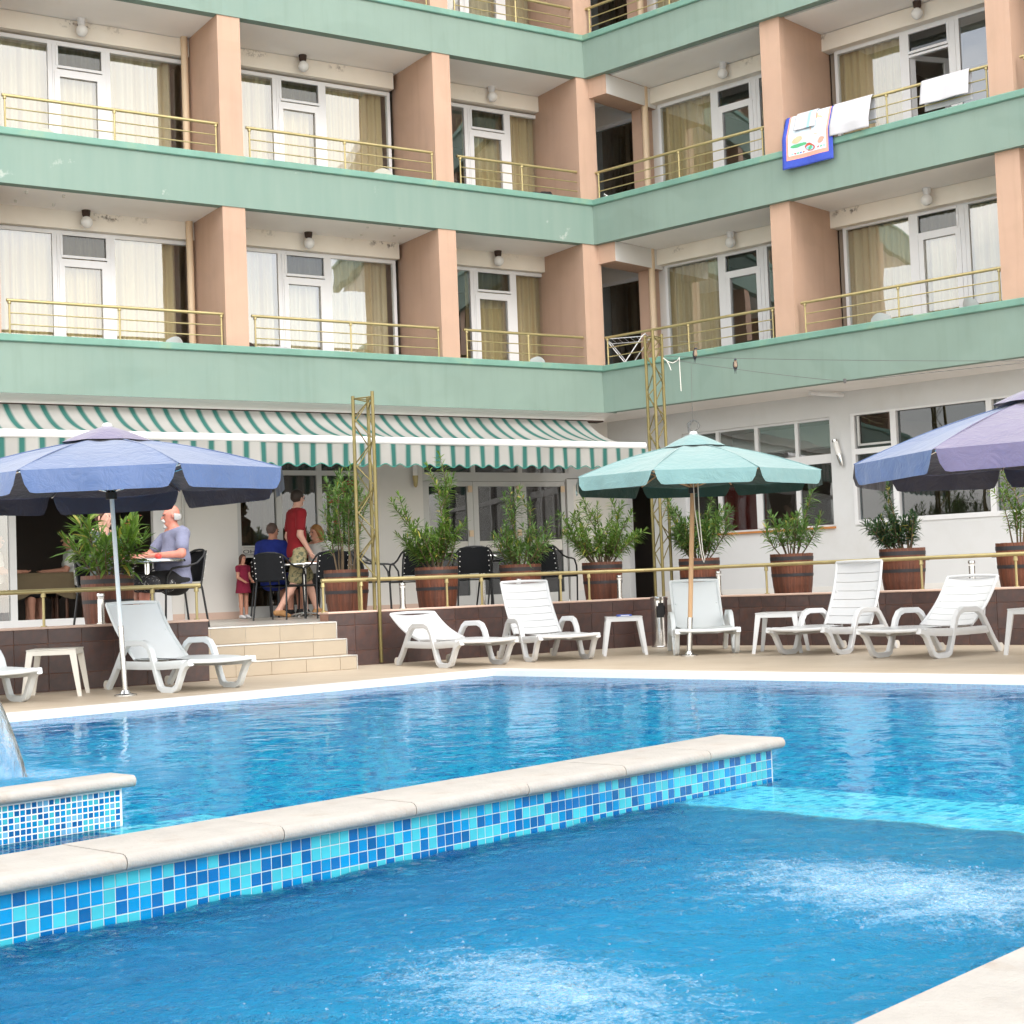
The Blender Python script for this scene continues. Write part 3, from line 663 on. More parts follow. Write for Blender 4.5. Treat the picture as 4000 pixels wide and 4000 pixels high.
mb.v = [tuple(Vector(v)-nA*.004) for v in mb.v]; mb.obj('valance_trim', MAT['tile_petrol'] if 'tile_petrol' in MAT else pm('trim_green', (.02, .20, .16), .8), aw)
for s in (-.35, -4.0, -7.6, -11.2):
    MB().tube([(s, .35, 3.25), (s, -.45, 2.82), (s, -1.3, 2.80)], .022, 8, awl).obj('folding_arm', MAT['paint_white'], aw, True)
# ------------------------------------------------------------------ terrace, walls, stairs
def poly_prism(pts, z0, z1):
    mb = MB(); n = len(pts); V = [Vector((p.x, p.y, z0)) for p in pts]+[Vector((p.x, p.y, z1)) for p in pts]
    F = [tuple(reversed(range(n))), tuple(range(n, 2*n))]+[(i, (i+1) % n, n+(i+1) % n, n+i) for i in range(n)]
    return mb.add(V, F)
def floor_mat(name, c0, c1, tile, grout, rz, rough=.4, mortar=.004):
    m, nt, N, L, out = nodes_of(name); v = coords(N, L, 'Object', None, rz)
    b = N.new('ShaderNodeTexBrick'); L.new(v, b.inputs['Vector']); b.offset = 0.0; b.inputs['Scale'].default_value = 1; b.inputs['Mortar Size'].default_value = mortar; b.inputs['Brick Width'].default_value = tile[0]; b.inputs['Row Height'].default_value = tile[1]
    b.inputs['Color1'].default_value = (*c0, 1); b.inputs['Color2'].default_value = (*c1, 1); b.inputs['Mortar'].default_value = (*grout, 1); b.inputs['Bias'].default_value = 0
    sv = coords(N, L, 'Object', (1.2, 9, 1), rz)
    st = ramp(N, L, noise(N, L, sv, 1.6, 6, .6), [(.3, (.86, .85, .83)), (.7, (1, 1, 1))])
    d = ramp(N, L, noise(N, L, coords(N, L), .7, 5), [(.35, (.90, .88, .85)), (.65, (1, 1, 1))])
    c = mixc(N, L, 1.0, mixc(N, L, 1.0, b.outputs['Color'], st, 'MULTIPLY'), d, 'MULTIPLY')
    prin(N, L, out, c, rough, 0, bump(N, L, b.outputs['Fac'], -.2, .002)); return m
floor_mat('deck_tile', (.56, .475, .375), (.535, .452, .355), (.5, .25), (.46, .385, .30), -ROT_B, .5)
floor_mat('terrace_tile', (.50, .47, .43), (.48, .45, .41), (.33, .33), (.40, .36, .32), -ROT_A, .3)

kerb_s = (-2.85+3.65*.2543)/.967
pts = [fA(-16, -4.5, 0), fA(-8.4, -4.5, 0), fA(-8.4, -3.84, 0), fA(-6.6, -3.84, 0), fA(-6.6, -3.5, 0), fA(-1.95, -3.5, 0), fB(15, -2.7, 0), fB(15, 1.3, 0), fA(.96, 1.3, 0), fA(-16, 1.3, 0)]
poly_prism(pts, -.3, ZT).obj('terrace_floor', MAT['terrace_tile'], kind='structure')

def tiled_wall(label, fr, rz, u0, u1, n0, thick, cols, name='terrace_wall'):
    t = thing(name, fr((u0+u1)/2, n0+thick/2, 0), rz, label, 'wall'); L = u1-u0; h = L/2
    MB().box(-h, h, -thick/2+.004, thick/2, -.05, .598).obj('wall_core', MAT['grout_brown'], t)
    MB().bbox(-h-.004, h+.004, -thick/2-.012, thick/2+.05, .598, .621, .005).obj('cap', MAT['cap_stone'], t)
    pw = L/cols; me = {}
    for (z0, z1) in ((.005, .168), (.173, .458), (.463, .596)):
        k = round(z1-z0, 3)
        me[k] = MB().bbox(-pw/2+.0025, pw/2-.0025, -.006, .004, 0, z1-z0, .002).mesh('tile', MAT['tile_brown'])
        for i in range(cols):
            link('tile', me[k], t, (-h+pw*(i+.5), -thick/2+.001+random.uniform(-.0008, .0008), z0))
    return t
tiled_wall('low brown tiled terrace wall left of the cream steps', fA, ROT_A, -12.6, -8.4, -4.62, .22, 13)
tiled_wall('low brown tiled terrace wall between the cream steps and the corner lattice mast', fA, ROT_A, -6.6, -1.985, -3.65, .22, 14)
tiled_wall('low brown tiled terrace wall behind the right-hand loungers', fB, ROT_B, 3.34, 12.4, -2.85, .22, 27)

st = thing('staircase', fA(-7.5, -4.0, 0), ROT_A, 'three cream tiled steps with metal nosings up to the terrace', 'stairs')
for i, (nf, z0, z1) in enumerate(((-4.33, 0, .155), (-4.085, .155, .33), (-3.84, .33, .515))):
    y0 = nf+4.0
    s = MB().box(-.9, .9, y0+.004, .45, z0-(.02 if i == 0 else .0), z1-.004).obj('step', MAT['step_grout'], st)
    pw = 1.8/4.5; off = [0, -.2, -.08][i]; x = -.9+off
    while x < .9-.01:
        a, b = max(x, -.9), min(x+pw, .9); x += pw
        if b-a < .03: continue
        MB().bbox(a+.002, b-.002, y0-.004, y0+.006, z0+.004, z1-.014, .0015).obj('riser_tile', MAT['step_tile'], s)
        MB().bbox(a+.002, b-.002, y0+.012, y0+.26, z1-.008, z1+.001, .0015).obj('tread_tile', MAT['step_tile'], s)
    MB().bbox(-.905, .905, y0-.010, y0+.014, z1-.012, z1+.003, .002).obj('nosing', MAT['steel'], s)
    MB().box(.9, .912, y0-.003, y0+.25, z0+.003, z1-.001).obj('edge_trim', MAT['steel'], s)

# ------------------------------------------------------------------ deck and pool
ZW = -.03
PC = (4.79, -7.73); PL = (4.40, -18.0)                         # far corner, left edge further along
T1, NN = 13.73, -24.0
def left_t(n): return PC[0]+(PL[0]-PC[0])*(n-PC[1])/(PL[1]-PC[1])
ring = [fB(PC[0], PC[1], 0), fB(T1, PC[1], 0), fB(T1, NN, 0), fB(left_t(NN), NN, 0)]
R0 = [fB(-18, 3.5, 0), fB(34, 3.5, 0), fB(34, -40, 0), fB(-18, -40, 0)]
mb = MB(); V = [Vector((p.x, p.y, 0)) for p in ring+R0]
mb.add(V, [(0, 1, 5, 4), (1, 2, 6, 5), (2, 3, 7, 6), (3, 0, 4, 7)]); mb.f = [tuple(reversed(f)) for f in mb.f]
dk = mb.obj('pool_deck', MAT['deck_tile'], kind='structure')
# white rim along the far edges
mb = MB(); w = .24
mb.add([fB(PC[0], PC[1], .026), fB(T1, PC[1], .026), fB(T1, PC[1]+w, .026), fB(PC[0]-w, PC[1]+w, .026),
        fB(PC[0], PC[1], -.058), fB(T1, PC[1], -.058), fB(T1, PC[1]+w, -.058), fB(PC[0]-w, PC[1]+w, -.058)], [(0, 1, 2, 3), (4, 5, 1, 0), (5, 6, 2, 1), (6, 7, 3, 2), (7, 4, 0, 3)])
mb.add([fB(PC[0], PC[1], .024), fB(PC[0]-w, PC[1]+w, .024), fB(left_t(NN)-w, NN, .024), fB(left_t(NN), NN, .024),
        fB(PC[0], PC[1], -.058), fB(PC[0]-w, PC[1]+w, -.058), fB(left_t(NN)-w, NN, -.058), fB(left_t(NN), NN, -.058)], [(0, 1, 2, 3), (3, 7, 4, 0), (1, 5, 6, 2)])
mb.obj('pool_gutter', MAT['gutter_white'], kind='structure')

def mosaic_mat(name, pitch, cols, g, rz):
    m, nt, N, L, out = nodes_of(name); v = coords(N, L, 'Object', None, rz)
    mp = N.new('ShaderNodeVectorMath'); mp.operation = 'SCALE'; L.new(v, mp.inputs[0]); mp.inputs['Scale'].default_value = 1/pitch
    fl = N.new('ShaderNodeVectorMath'); fl.operation = 'FLOOR'; L.new(mp.outputs[0], fl.inputs[0])
    fc = N.new('ShaderNodeVectorMath'); fc.operation = 'FRACTION'; L.new(mp.outputs[0], fc.inputs[0])
    wn_ = N.new('ShaderNodeTexWhiteNoise'); L.new(fl.outputs[0], wn_.inputs['Vector'])
    r = N.new('ShaderNodeValToRGB'); r.color_ramp.interpolation = 'CONSTANT'; el = r.color_ramp.elements
    while len(el) < len(cols): el.new(.5)
    for e, (p, c) in zip(el, cols): e.position = p; e.color = (*c, 1)
    L.new(wn_.outputs['Value'], r.inputs[0])
    sp = N.new('ShaderNodeSeparateXYZ'); L.new(fc.outputs[0], sp.inputs[0]); k = None
    for i in range(2):
        e = mth(N, L, 'MINIMUM', sp.outputs[i], mth(N, L, 'SUBTRACT', 1.0, sp.outputs[i])); k = e if k is None else mth(N, L, 'MINIMUM', k, e)
    gm = mth(N, L, 'LESS_THAN', k, .06)
    c = mixc(N, L, gm, r.outputs[0], g)
    prin(N, L, out, c, .3); return m
mosaic_mat('pool_floor', .04, [(0, (.006, .18, .44)), (.25, (.008, .36, .64)), (.62, (.03, .53, .73))], (.20, .55, .68), -ROT_B)
mosaic_mat('ledge_mosaic', .039, [(0, (.10, .45, .70)), (.25, (.26, .72, .86)), (.6, (.48, .88, .94))], (.92, .95, .96), -ROT_B)
# basin
mb = MB(); zb = -1.3
ins = [fB(PC[0], PC[1], zb), fB(T1, PC[1], zb), fB(T1, NN, zb), fB(left_t(NN), NN, zb)]
top = [Vector((p.x, p.y, -.06)) for p in ins]
mb.add(ins+top, [(3, 2, 1, 0), (0, 1, 5, 4), (1, 2, 6, 5), (2, 3, 7, 6), (3, 0, 4, 7)]); mb.f = [tuple(reversed(f)) for f in mb.f]
mb.box(11.51, T1, -18.5, -13.70, zb, -.85, fB)
mb.obj('pool_basin', MAT['pool_floor'], kind='structure')

# water surface
step = .035; t0, t1 = 4.2, T1-.002
nt_ = int((t1-t0)/step); nn_ = int((-7.73+19.5)/step)
tt = np.linspace(t0, t1, nt_+1); nv = np.linspace(-19.5, -7.732, nn_+1); T_, N_ = np.meshgrid(tt, nv, indexing='ij')
z = np.zeros_like(T_)
def waves(cnt, lam0, lam1, amp, seed):
    r = np.random.default_rng(seed); o = np.zeros_like(T_)
    for _ in range(cnt):
        a = r.uniform(0, 2*pi); l = r.uniform(lam0, lam1); k = 2*pi/l; o += r.uniform(.4, 1)*np.sin((T_*cos(a)+N_*sin(a))*k+r.uniform(0, 6.3))
    return o*amp/sqrt(cnt)
calm = waves(14, .35, 1.1, .0010, 3)
jac = ((T_ > 11.5)*np.clip((-13.55-N_)/.3, 0, 1)).astype(float)
def gs(t, n, rt, rn): return np.exp(-((T_-t)/rt)**2-((N_-n)/rn)**2)
jet1 = .9*gs(13.2, -14.90, .70, .42)+.5*gs(12.75, -14.65, .50, .30)+.4*gs(13.5, -14.5, .4, .35); jet2 = .85*gs(13.1, -16.2, .50, .40)+.45*gs(12.7, -16.0, .45, .30); fall = gs(8.0, -14.45, .55, .30)
z += calm*(1-.5*jac)+jac*(waves(24, .14, .5, .0060, 5)+waves(26, .07, .16, .0030, 6))+(np.minimum(1, jet1+jet2))*(.010+waves(30, .07, .22, .007, 8))+fall*waves(24, .08, .25, .006, 9)
foam = np.clip(jet1*.95+jet2*.95+fall*1.0, 0, 1.2)
V = np.zeros((T_.size, 3)); base = np.array([CX, CY, 0]); V[:] = base+T_.reshape(-1, 1)*np.array(dT)+N_.reshape(-1, 1)*np.array(nB); V[:, 2] = ZW+z.reshape(-1)
ii = np.arange((nt_+1)*(nn_+1)).reshape(nt_+1, nn_+1)
Fq = np.stack([ii[:-1, :-1], ii[1:, :-1], ii[1:, 1:], ii[:-1, 1:]], -1).reshape(-1, 4)
keep = (T_[:-1, :-1] > 11.5) | (T_[:-1, :-1] < 11.17) | (N_[:-1, :-1] > -12.98)
inside = T_[1:, 1:] > PC[0]+(PL[0]-PC[0])*(N_[1:, 1:]-PC[1])/(PL[1]-PC[1])-.06
Fq = Fq[(keep & inside).reshape(-1)]
me = bpy.data.meshes.new('water'); me.vertices.add(len(V)); me.vertices.foreach_set('co', V.astype(np.float32).ravel())
me.loops.add(Fq.size); me.loops.foreach_set('vertex_index', Fq.astype(np.int32).ravel()); me.polygons.add(len(Fq)); me.polygons.foreach_set('loop_start', np.arange(0, Fq.size, 4, dtype=np.int32)); me.polygons.foreach_set('use_smooth', np.ones(len(Fq), bool)); me.update(calc_edges=True); me.validate()
at = me.attributes.new('foam', 'FLOAT', 'POINT'); at.data.foreach_set('value', foam.reshape(-1).astype(np.float32))
at = me.attributes.new('rough_water', 'FLOAT', 'POINT'); at.data.foreach_set('value', np.clip(jac+fall, 0, 1).reshape(-1).astype(np.float32))
def water_mat():
    m, nt, N, L, out = nodes_of('water'); v = coords(N, L, 'Object', (1, 1, 1), -ROT_B)
    a1 = N.new('ShaderNodeAttribute'); a1.attribute_name = 'foam'; a2 = N.new('ShaderNodeAttribute'); a2.attribute_name = 'rough_water'
    h1 = noise(N, L, v, 3.6, 3, .5, .6); h2 = noise(N, L, v, 17, 3, .55, .4); h3 = noise(N, L, v, 42, 3, .6, .6)
    hc = mth(N, L, 'ADD', mth(N, L, 'MULTIPLY', h1, .42), mth(N, L, 'MULTIPLY', h2, .035))
    hr = mth(N, L, 'ADD', mth(N, L, 'MULTIPLY', h2, 1.1), mth(N, L, 'MULTIPLY', h3, .75))
    hx = N.new('ShaderNodeMix'); L.new(a2.outputs['Fac'], hx.inputs['Factor']); L.new(hc, hx.inputs['A']); L.new(hr, hx.inputs['B'])
    nr = bump(N, L, hx.outputs['Result'], 1.0, .022)
    rf = N.new('ShaderNodeBsdfRefraction'); rf.inputs['Color'].default_value = (.42, .90, 1, 1); rf.inputs['Roughness'].default_value = 0; rf.inputs['IOR'].default_value = 1.333; L.new(nr, rf.inputs['Normal'])
    gl = N.new('ShaderNodeBsdfGlossy'); gl.inputs['Roughness'].default_value = .02; gl.inputs['Color'].default_value = (.9, .95, 1, 1); L.new(nr, gl.inputs['Normal'])
    fz = N.new('ShaderNodeFresnel'); fz.inputs['IOR'].default_value = 1.333; L.new(nr, fz.inputs['Normal'])
    p = N.new('ShaderNodeMixShader'); L.new(mth(N, L, 'MULTIPLY', fz.outputs[0], .58), p.inputs[0]); L.new(rf.outputs[0], p.inputs[1]); L.new(gl.outputs[0], p.inputs[2])
    # foam: clusters of small bubbles
    vo = N.new('ShaderNodeTexVoronoi'); vo.inputs['Scale'].default_value = 95; L.new(v, vo.inputs['Vector'])
    fn1 = noise(N, L, coords(N, L, 'Object', (1.0, 1.7, 1), -ROT_B), 11, 9, .68, .5)
    cl = mth(N, L, 'ADD', mth(N, L, 'MULTIPLY', a1.outputs['Fac'], .85), mth(N, L, 'MULTIPLY', mth(N, L, 'SUBTRACT', fn1, .69), 1.5))
    cl = mth(N, L, 'SUBTRACT', cl, mth(N, L, 'MULTIPLY', vo.outputs['Distance'], .55))
    mk = ramp(N, L, mth(N, L, 'ADD', cl, .12), [(.0, (0, 0, 0)), (.30, (.17, .17, .17)), (.75, (.46, .46, .46))])
    d = N.new('ShaderNodeBsdfDiffuse'); d.inputs[0].default_value = (.50, .66, .78, 1); L.new(nr, d.inputs['Normal'])
    mx = N.new('ShaderNodeMixShader'); L.new(mk, mx.inputs[0]); L.new(p.outputs[0], mx.inputs[1]); L.new(d.outputs[0], mx.inputs[2]); L.new(mx.outputs[0], out.inputs[0]); return m
me.materials.append(water_mat()); link('water', me, kind='structure')

# ---- foreground pool wall
def coping_stone_mesh(L, t0, t1, z0, z1, ends=(0, 0)):
    """ bullnosed on both long sides; local x along the wall, y across """
    r = (z1-z0)/2; prof = []
    for k in range(7): a = -pi/2-pi*k/6; prof.append((t0+r+r*cos(a), z0+r+r*sin(a)))
    for k in range(7): a = pi/2-pi*k/6; prof.append((t1-r+r*cos(a), z0+r+r*sin(a)))
    mb = MB(); n = len(prof); xs = [0, L*.33, L*.66, L]; V = []
    for i, x in enumerate(xs):
        sh = 0
        for (y, zz) in prof:
            cy_, cz_ = (t0+t1)/2, (z0+z1)/2; V.append((x, y-math.copysign(sh, y-cy_), zz-math.copysign(sh, zz-cz_)))
    F = [(i*n+k, i*n+(k+1) % n, (i+1)*n+(k+1) % n, (i+1)*n+k) for i in range(3) for k in range(n)]+[tuple(range(n)), tuple(reversed(range(3*n, 4*n)))]
    F = [tuple(reversed(f)) for f in F]
    return mb.add(V, F).mesh('coping_stone', MAT['stone'], True)
RN = atan2(-nB.y, -nB.x)                                            # local x runs along -n (towards the camera), local y = +t? 
def pool_wall(label, tface, tback, nend, nfar, ztop, cz, joints, pitch, rows, vis_cols, vis_rows, cols, weights, tmats, bond=.915, core='grout_white'):
    W = thing('pool_wall', fB((tface+tback)/2, nend, 0), RN, label, 'wall', 'tiled walls standing in the pool')
    hw = (tface-tback)/2; L = nend-nfar
    MB().box(.02, L, -hw, hw-.0005, -.10, ztop).obj('wall_core', MAT[core], W); MB().box(.021, L-.001, -hw+.001, hw-.003, -1.25, -.10).obj('wall_base', MAT['pool_floor'], W)
    xs = [0]+joints+[L]
    for a, b in zip(xs[:-1], xs[1:]):
        s = link('coping_stone', coping_stone_mesh(b-a-.0035, -hw-.012, hw+.045, ztop, cz), W, (a-.02+.0015, 0, random.uniform(-.0012, .0012)))
    tw = pitch*bond; tm = [MB().bbox(-tw/2, tw/2, -.003, .0012, -tw/2, tw/2, .0008).mesh('tile', MAT[k]) for k in tmats]
    rest = [MB() for _ in tmats]; rr = random.Random(3); zt = ztop-.006; cnt = 0
    for c in range(cols):
        for r in range(rows):
            k = rr.choices(range(len(tmats)), weights)[0]; x = .028+pitch*(c+.5); zc = zt-pitch*(r+.5)
            if c < vis_cols and r < vis_rows:
                link('tile', tm[k], W, (x, hw+rr.uniform(-.0006, .0006), zc)); cnt += 1
            else: rest[k].bbox(x-tw/2, x+tw/2, hw-.003, hw+.0012, zc-tw/2, zc+tw/2, .0008)
    for k, mb in enumerate(rest):
        if mb.v: mb.obj('lower_tiles', MAT[tmats[k]], W, kind='stuff')
    return W
W1 = pool_wall('long blue mosaic pool wall with pale stone coping crossing the foreground', 11.50, 11.20, -12.985, -18.6, .105, .152, [.545*(i+1) for i in range(10)], .0385, 9, 97, 3, 130, (33, 30, 37), ('tile_dark_blue', 'tile_azure', 'tile_cyan'))
W2 = pool_wall('short pool wall with small blue mosaic and stone coping at the left edge', 9.97, 9.82, -15.22, -19, .118, .163, [.62, 1.2, 1.8, 2.4, 3.0], .0238, 14, 34, 8, 155, (30, 28, 30, 20), ('tile_dark_blue', 'tile_azure', 'tile_cyan', 'tile_pale'), .78, 'gutter_white')
# submerged ledges
q = MB().box(11.5, T1, -13.70, -13.14, -1.3, -.075, fB); L1 = q.obj('pool_ledge', MAT['ledge_mosaic'], kind='structure')
MB().box(11.5, T1, -13.712, -13.698, -.10, -.068, fB).obj('ledge_edge', MAT['gutter_white'], L1)
q = MB().box(9.97, 11.2, -15.34, -14.86, -1.3, -.085, fB); L2 = q.obj('pool_ledge', MAT['ledge_mosaic'], kind='structure')
MB().box(9.97, 11.2, -15.352, -15.338, -.11, -.078, fB).obj('ledge_edge', MAT['gutter_white'], L2)
# near stone edging on the right, one slab after another
E_ = thing('pool_edging', fB(T1, -13.1, 0), RN, 'pale stone slabs edging the whirlpool at the bottom right corner', 'edging')
for i in range(5):
    a = -1.25+i*1.15; me_ = MB().bbox(0, 1.146, -.02, .9, -.02, .022, .008).mesh('slab', MAT['stone']); link('slab', me_, E_, (a, 0, 0))
MB().box(-1.25, 5, -.012, .02, -.9, -.021).obj('edge_wall', MAT['pool_floor'], E_)

# falling water at the left edge
def jet():
    m, nt, N, L, out = nodes_of('water_jet'); v = coords(N, L, 'Object', (9, 9, .8)); f = noise(N, L, v, 4, 5, .6)
    p = N.new('ShaderNodeBsdfPrincipled'); p.inputs['Transmission Weight'].default_value = 1; p.inputs['IOR'].default_value = 1.2; p.inputs['Roughness'].default_value = .12; p.inputs['Base Color'].default_value = (.75, .90, 1, 1); L.new(bump(N, L, f, .8, .03), p.inputs['Normal'])
    d = N.new('ShaderNodeBsdfDiffuse'); d.inputs[0].default_value = (.8, .88, .95, 1)
    mx = N.new('ShaderNodeMixShader'); L.new(ramp(N, L, f, [(.45, (.02,)*3), (.75, (.22,)*3)]), mx.inputs[0]); L.new(p.outputs[0], mx.inputs[1]); L.new(d.outputs[0], mx.inputs[2]); L.new(mx.outputs[0], out.inputs[0]); return m
jm = jet(); b0 = Vector((-2.60, 7.80, ZW)); ax = Vector((-.97, .24, 0))
J = thing('water_jet', b0, 0, 'clear sheet of water falling into the pool at the left edge', 'water jet')
def jf(i, j):                                                        # i around, j down the fall
    s = (1-j); zz = 1.05*s; x = .24*zz+.30*zz*zz; w = .105*(1-.2*s)*(1+.10*sin(9*2*pi*i)); th = .022
    a = 2*pi*i; side = Vector((.80, .60, 0)); return ax*x+Vector((0, 0, zz))+side*cos(a)*w+ax*sin(a)*th+Vector((0, 0, sin(a)*th*.3))
MB().grid(jf, 24, 24).obj('falling_sheet', jm, J, 'all')

# bubbles thrown up by the jets
m, nt, N, L, out = nodes_of('bubble'); p_ = prin(N, L, out, (.72, .82, .90), .08); p_.inputs['Transmission Weight'].default_value = .85; p_.inputs['IOR'].default_value = 1.15
r_ = np.random.default_rng(4); mb = MB()
def zat(t, n): i = int(np.clip((t-t0)/(t1-t0)*nt_, 0, nt_)); j = int(np.clip((n+19.5)/(19.5-7.732)*nn_, 0, nn_)); return ZW+z[i, j]
cen = [(13.2, -14.9, .55, .34, 420), (12.75, -14.7, .5, .3, 260), (13.45, -14.5, .35, .3, 250), (13.1, -16.2, .5, .36, 330), (12.7, -16.0, .45, .3, 180), (12.7, -15.2, .6, .6, 60), (8.0, -14.45, .45, .25, 200)]
for (a, b, ra, rb, cnt) in cen:
    for _ in range(cnt):
        t_, n_ = a+r_.normal()*ra*.62, b+r_.normal()*rb*.62
        if not (5 < t_ < 13.64) or (11.15 < t_ < 11.52) or n_ > -13.75 and t_ > 11: continue
        q = float(np.clip(r_.exponential(.0012)+.0009, .0009, .005)); c = fB(t_, n_, zat(t_, n_)-.001)
        V = [(c.x+q*cos(k*pi/3), c.y+q*sin(k*pi/3), c.z) for k in range(6)]+[(c.x+q*.72*cos(k*pi/3), c.y+q*.72*sin(k*pi/3), c.z+q*.62) for k in range(6)]+[(c.x, c.y, c.z+q*.95)]
        mb.add(V, [(k, (k+1) % 6, 6+(k+1) % 6, 6+k) for k in range(6)]+[(6+k, 6+(k+1) % 6, 12) for k in range(6)])
mb.obj('bubbles', MAT['bubble'], None, 'all', label='small bubbles and froth churned up by the whirlpool jets', cat='bubbles', kind='stuff')

sp_ = thing('fountain_spout', b0+Vector((-1.25, .28, -.3)), 0, 'curved steel spout feeding the falling water beside the left edge', 'spout')
MB().tube([(0, 0, 0), (0, 0, .9), (.10, -.02, 1.22), (.34, -.07, 1.38), (.62, -.13, 1.36), (.70, -.145, 1.33)], [.05, .05, .05, .06, .085, .10], 14, r2=.035).obj('neck', MAT['steel'], sp_, True)
MB().lathe([(.09, .24), (.09, .27), (.055, .29)], n=16).obj('collar', MAT['steel'], sp_, True)
# ------------------------------------------------------------------ rails, bollards, masts
def terrace_rail(label, fr, pts, posts, rz0):
    T = thing('terrace_railing', pts[0], 0, label, 'railing', 'olive handrails along the terrace edge'); o = T.location.copy()
    MB().tube([p-o for p in pts], .024, 10).obj('handrail', MAT['brass'], T, True)
    for p in posts:
        q = p-o; MB().tube([q+Vector((0, 0, .62)), q+Vector((0, 0, .90)), q+Vector((0, 0, .905)), q+Vector((0, 0, .955))], [.014, .014, .026, .02], 8).obj('post', MAT['brass'], T, True)
        MB().tube([q+Vector((0, 0, .615)), q+Vector((0, 0, .63))], .03, 10).obj('foot', MAT['brass'], T, True)
def r0(v): return Vector((v.x, v.y, 0))
terrace_rail('olive metal handrail on the terrace wall left of the steps', (fA,), [fA(-12.5, -4.55, .965), fA(-10.43, -4.55, .96), fA(-8.45, -4.55, .967)], [r0(fA(u, -4.55, 0))-Vector((0, 0, .965-.965)) for u in (-11.8, -10.03, -8.95, -8.49)], ROT_A)
kc = Vector(fA(-2.02, -3.5, .974))
terrace_rail('long olive metal handrail on the terrace wall right of the steps', (fA,), [fA(-6.6, -3.5, .978), fA(-4, -3.5, .974), kc, fB(3.55, -2.72, .975), fB(8, -2.72, .976), fB(12.3, -2.72, .976)], [r0(fA(u, -3.5, 0)) for u in (-6.585, -6.1, -4.96, -4.475, -3.32, -2.885)]+[r0(fB(u, -2.72, 0)) for u in (4.68, 6.76, 7.88, 9.3, 11)], ROT_B)
def bollard(p, label):
    t = thing('bollard_light', p, 0, label, 'bollard light', 'steel bollard lights on the terrace wall')
    MB().lathe([(.045, 0), (.045, .012), (.034, .015), (.034, .245)], n=16).obj('body', MAT['steel'], t, True)
    MB().lathe([(.030, .245), (.030, .275)], n=16).obj('lens', MAT['globe'], t, True)
    MB().lathe([(.038, .272), (.040, .285), (.036, .303), (.01, .308)], n=16).obj('cap', MAT['steel'], t, True)
bollard(fA(-9.44, -4.45, .62), 'steel bollard light on the wall between the left parasol pole and the lounger')
bollard(fA(-5.52, -3.42, .62), 'steel bollard light just right of the slender lattice mast')
bollard(fA(-3.89, -3.42, .62), 'steel bollard light behind the upright slatted lounger')
bollard(fA(-2.35, -3.42, .62), 'steel bollard light in front of the barrel left of the tall corner mast')
bollard(fB(3.94, -2.68, .62), 'steel bollard light behind the mint parasol lounger')
bollard(fB(5.73, -2.68, .62), 'steel bollard light left of the second lounger from the right')
bollard(fB(7.35, -2.68, .62), 'steel bollard light above the rightmost lounger')

def mast(label, feet, top, seg, r=.021):
    base = Vector((sum(f[0].x for f in feet)/3, sum(f[0].y for f in feet)/3, feet[0][0].z)); M = thing('lattice_mast', base, 0, label, 'mast', 'olive lattice masts at the terrace edge')
    P = [f[0]-base for f in feet]; zt = [f[1]-base.z for f in feet]
    for p, z1 in zip(P, zt): MB().tube([p, Vector((p.x, p.y, z1))], r, 10).obj('tube', MAT['olive_steel'], M, True)
    zs = max(p.z for p in P)+.35; n = 0; ze = min(zt)-.03
    for i in range(3):
        a, b = P[i], P[(i+1) % 3]; z_ = zs+.1*i; k = i
        while z_ < ze-.02:
            z2 = min(z_+seg, ze); q, e = (a, b) if k % 2 else (b, a)
            MB().tube([Vector((q.x, q.y, z_)), Vector((e.x, e.y, z2))], .008, 6).obj('lacing', MAT['olive_steel'], M); z_ = z2; k += 1
        for zz in (ze, zs): MB().tube([Vector((a.x, a.y, zz)), Vector((b.x, b.y, zz))], .008, 6).obj('cross_bar', MAT['olive_steel'], M)
    return M
mast('slender olive lattice mast beside the steps, ending below the first parapet', [(fA(-6.085, -3.42, .621), 3.12), (fA(-5.96, -3.675, .02), 3.15), (fA(-5.89, -3.42, .621), 3.12)], 3.1, .27)
mast('tall olive lattice mast at the terrace corner reaching the balcony railing', [(fA(-1.79, -3.45, .621), 4.06), (fA(-1.815, -3.65+.0, .621), 4.10), (fA(-1.585, -3.54, .621), 4.08)], 4.1, .26)

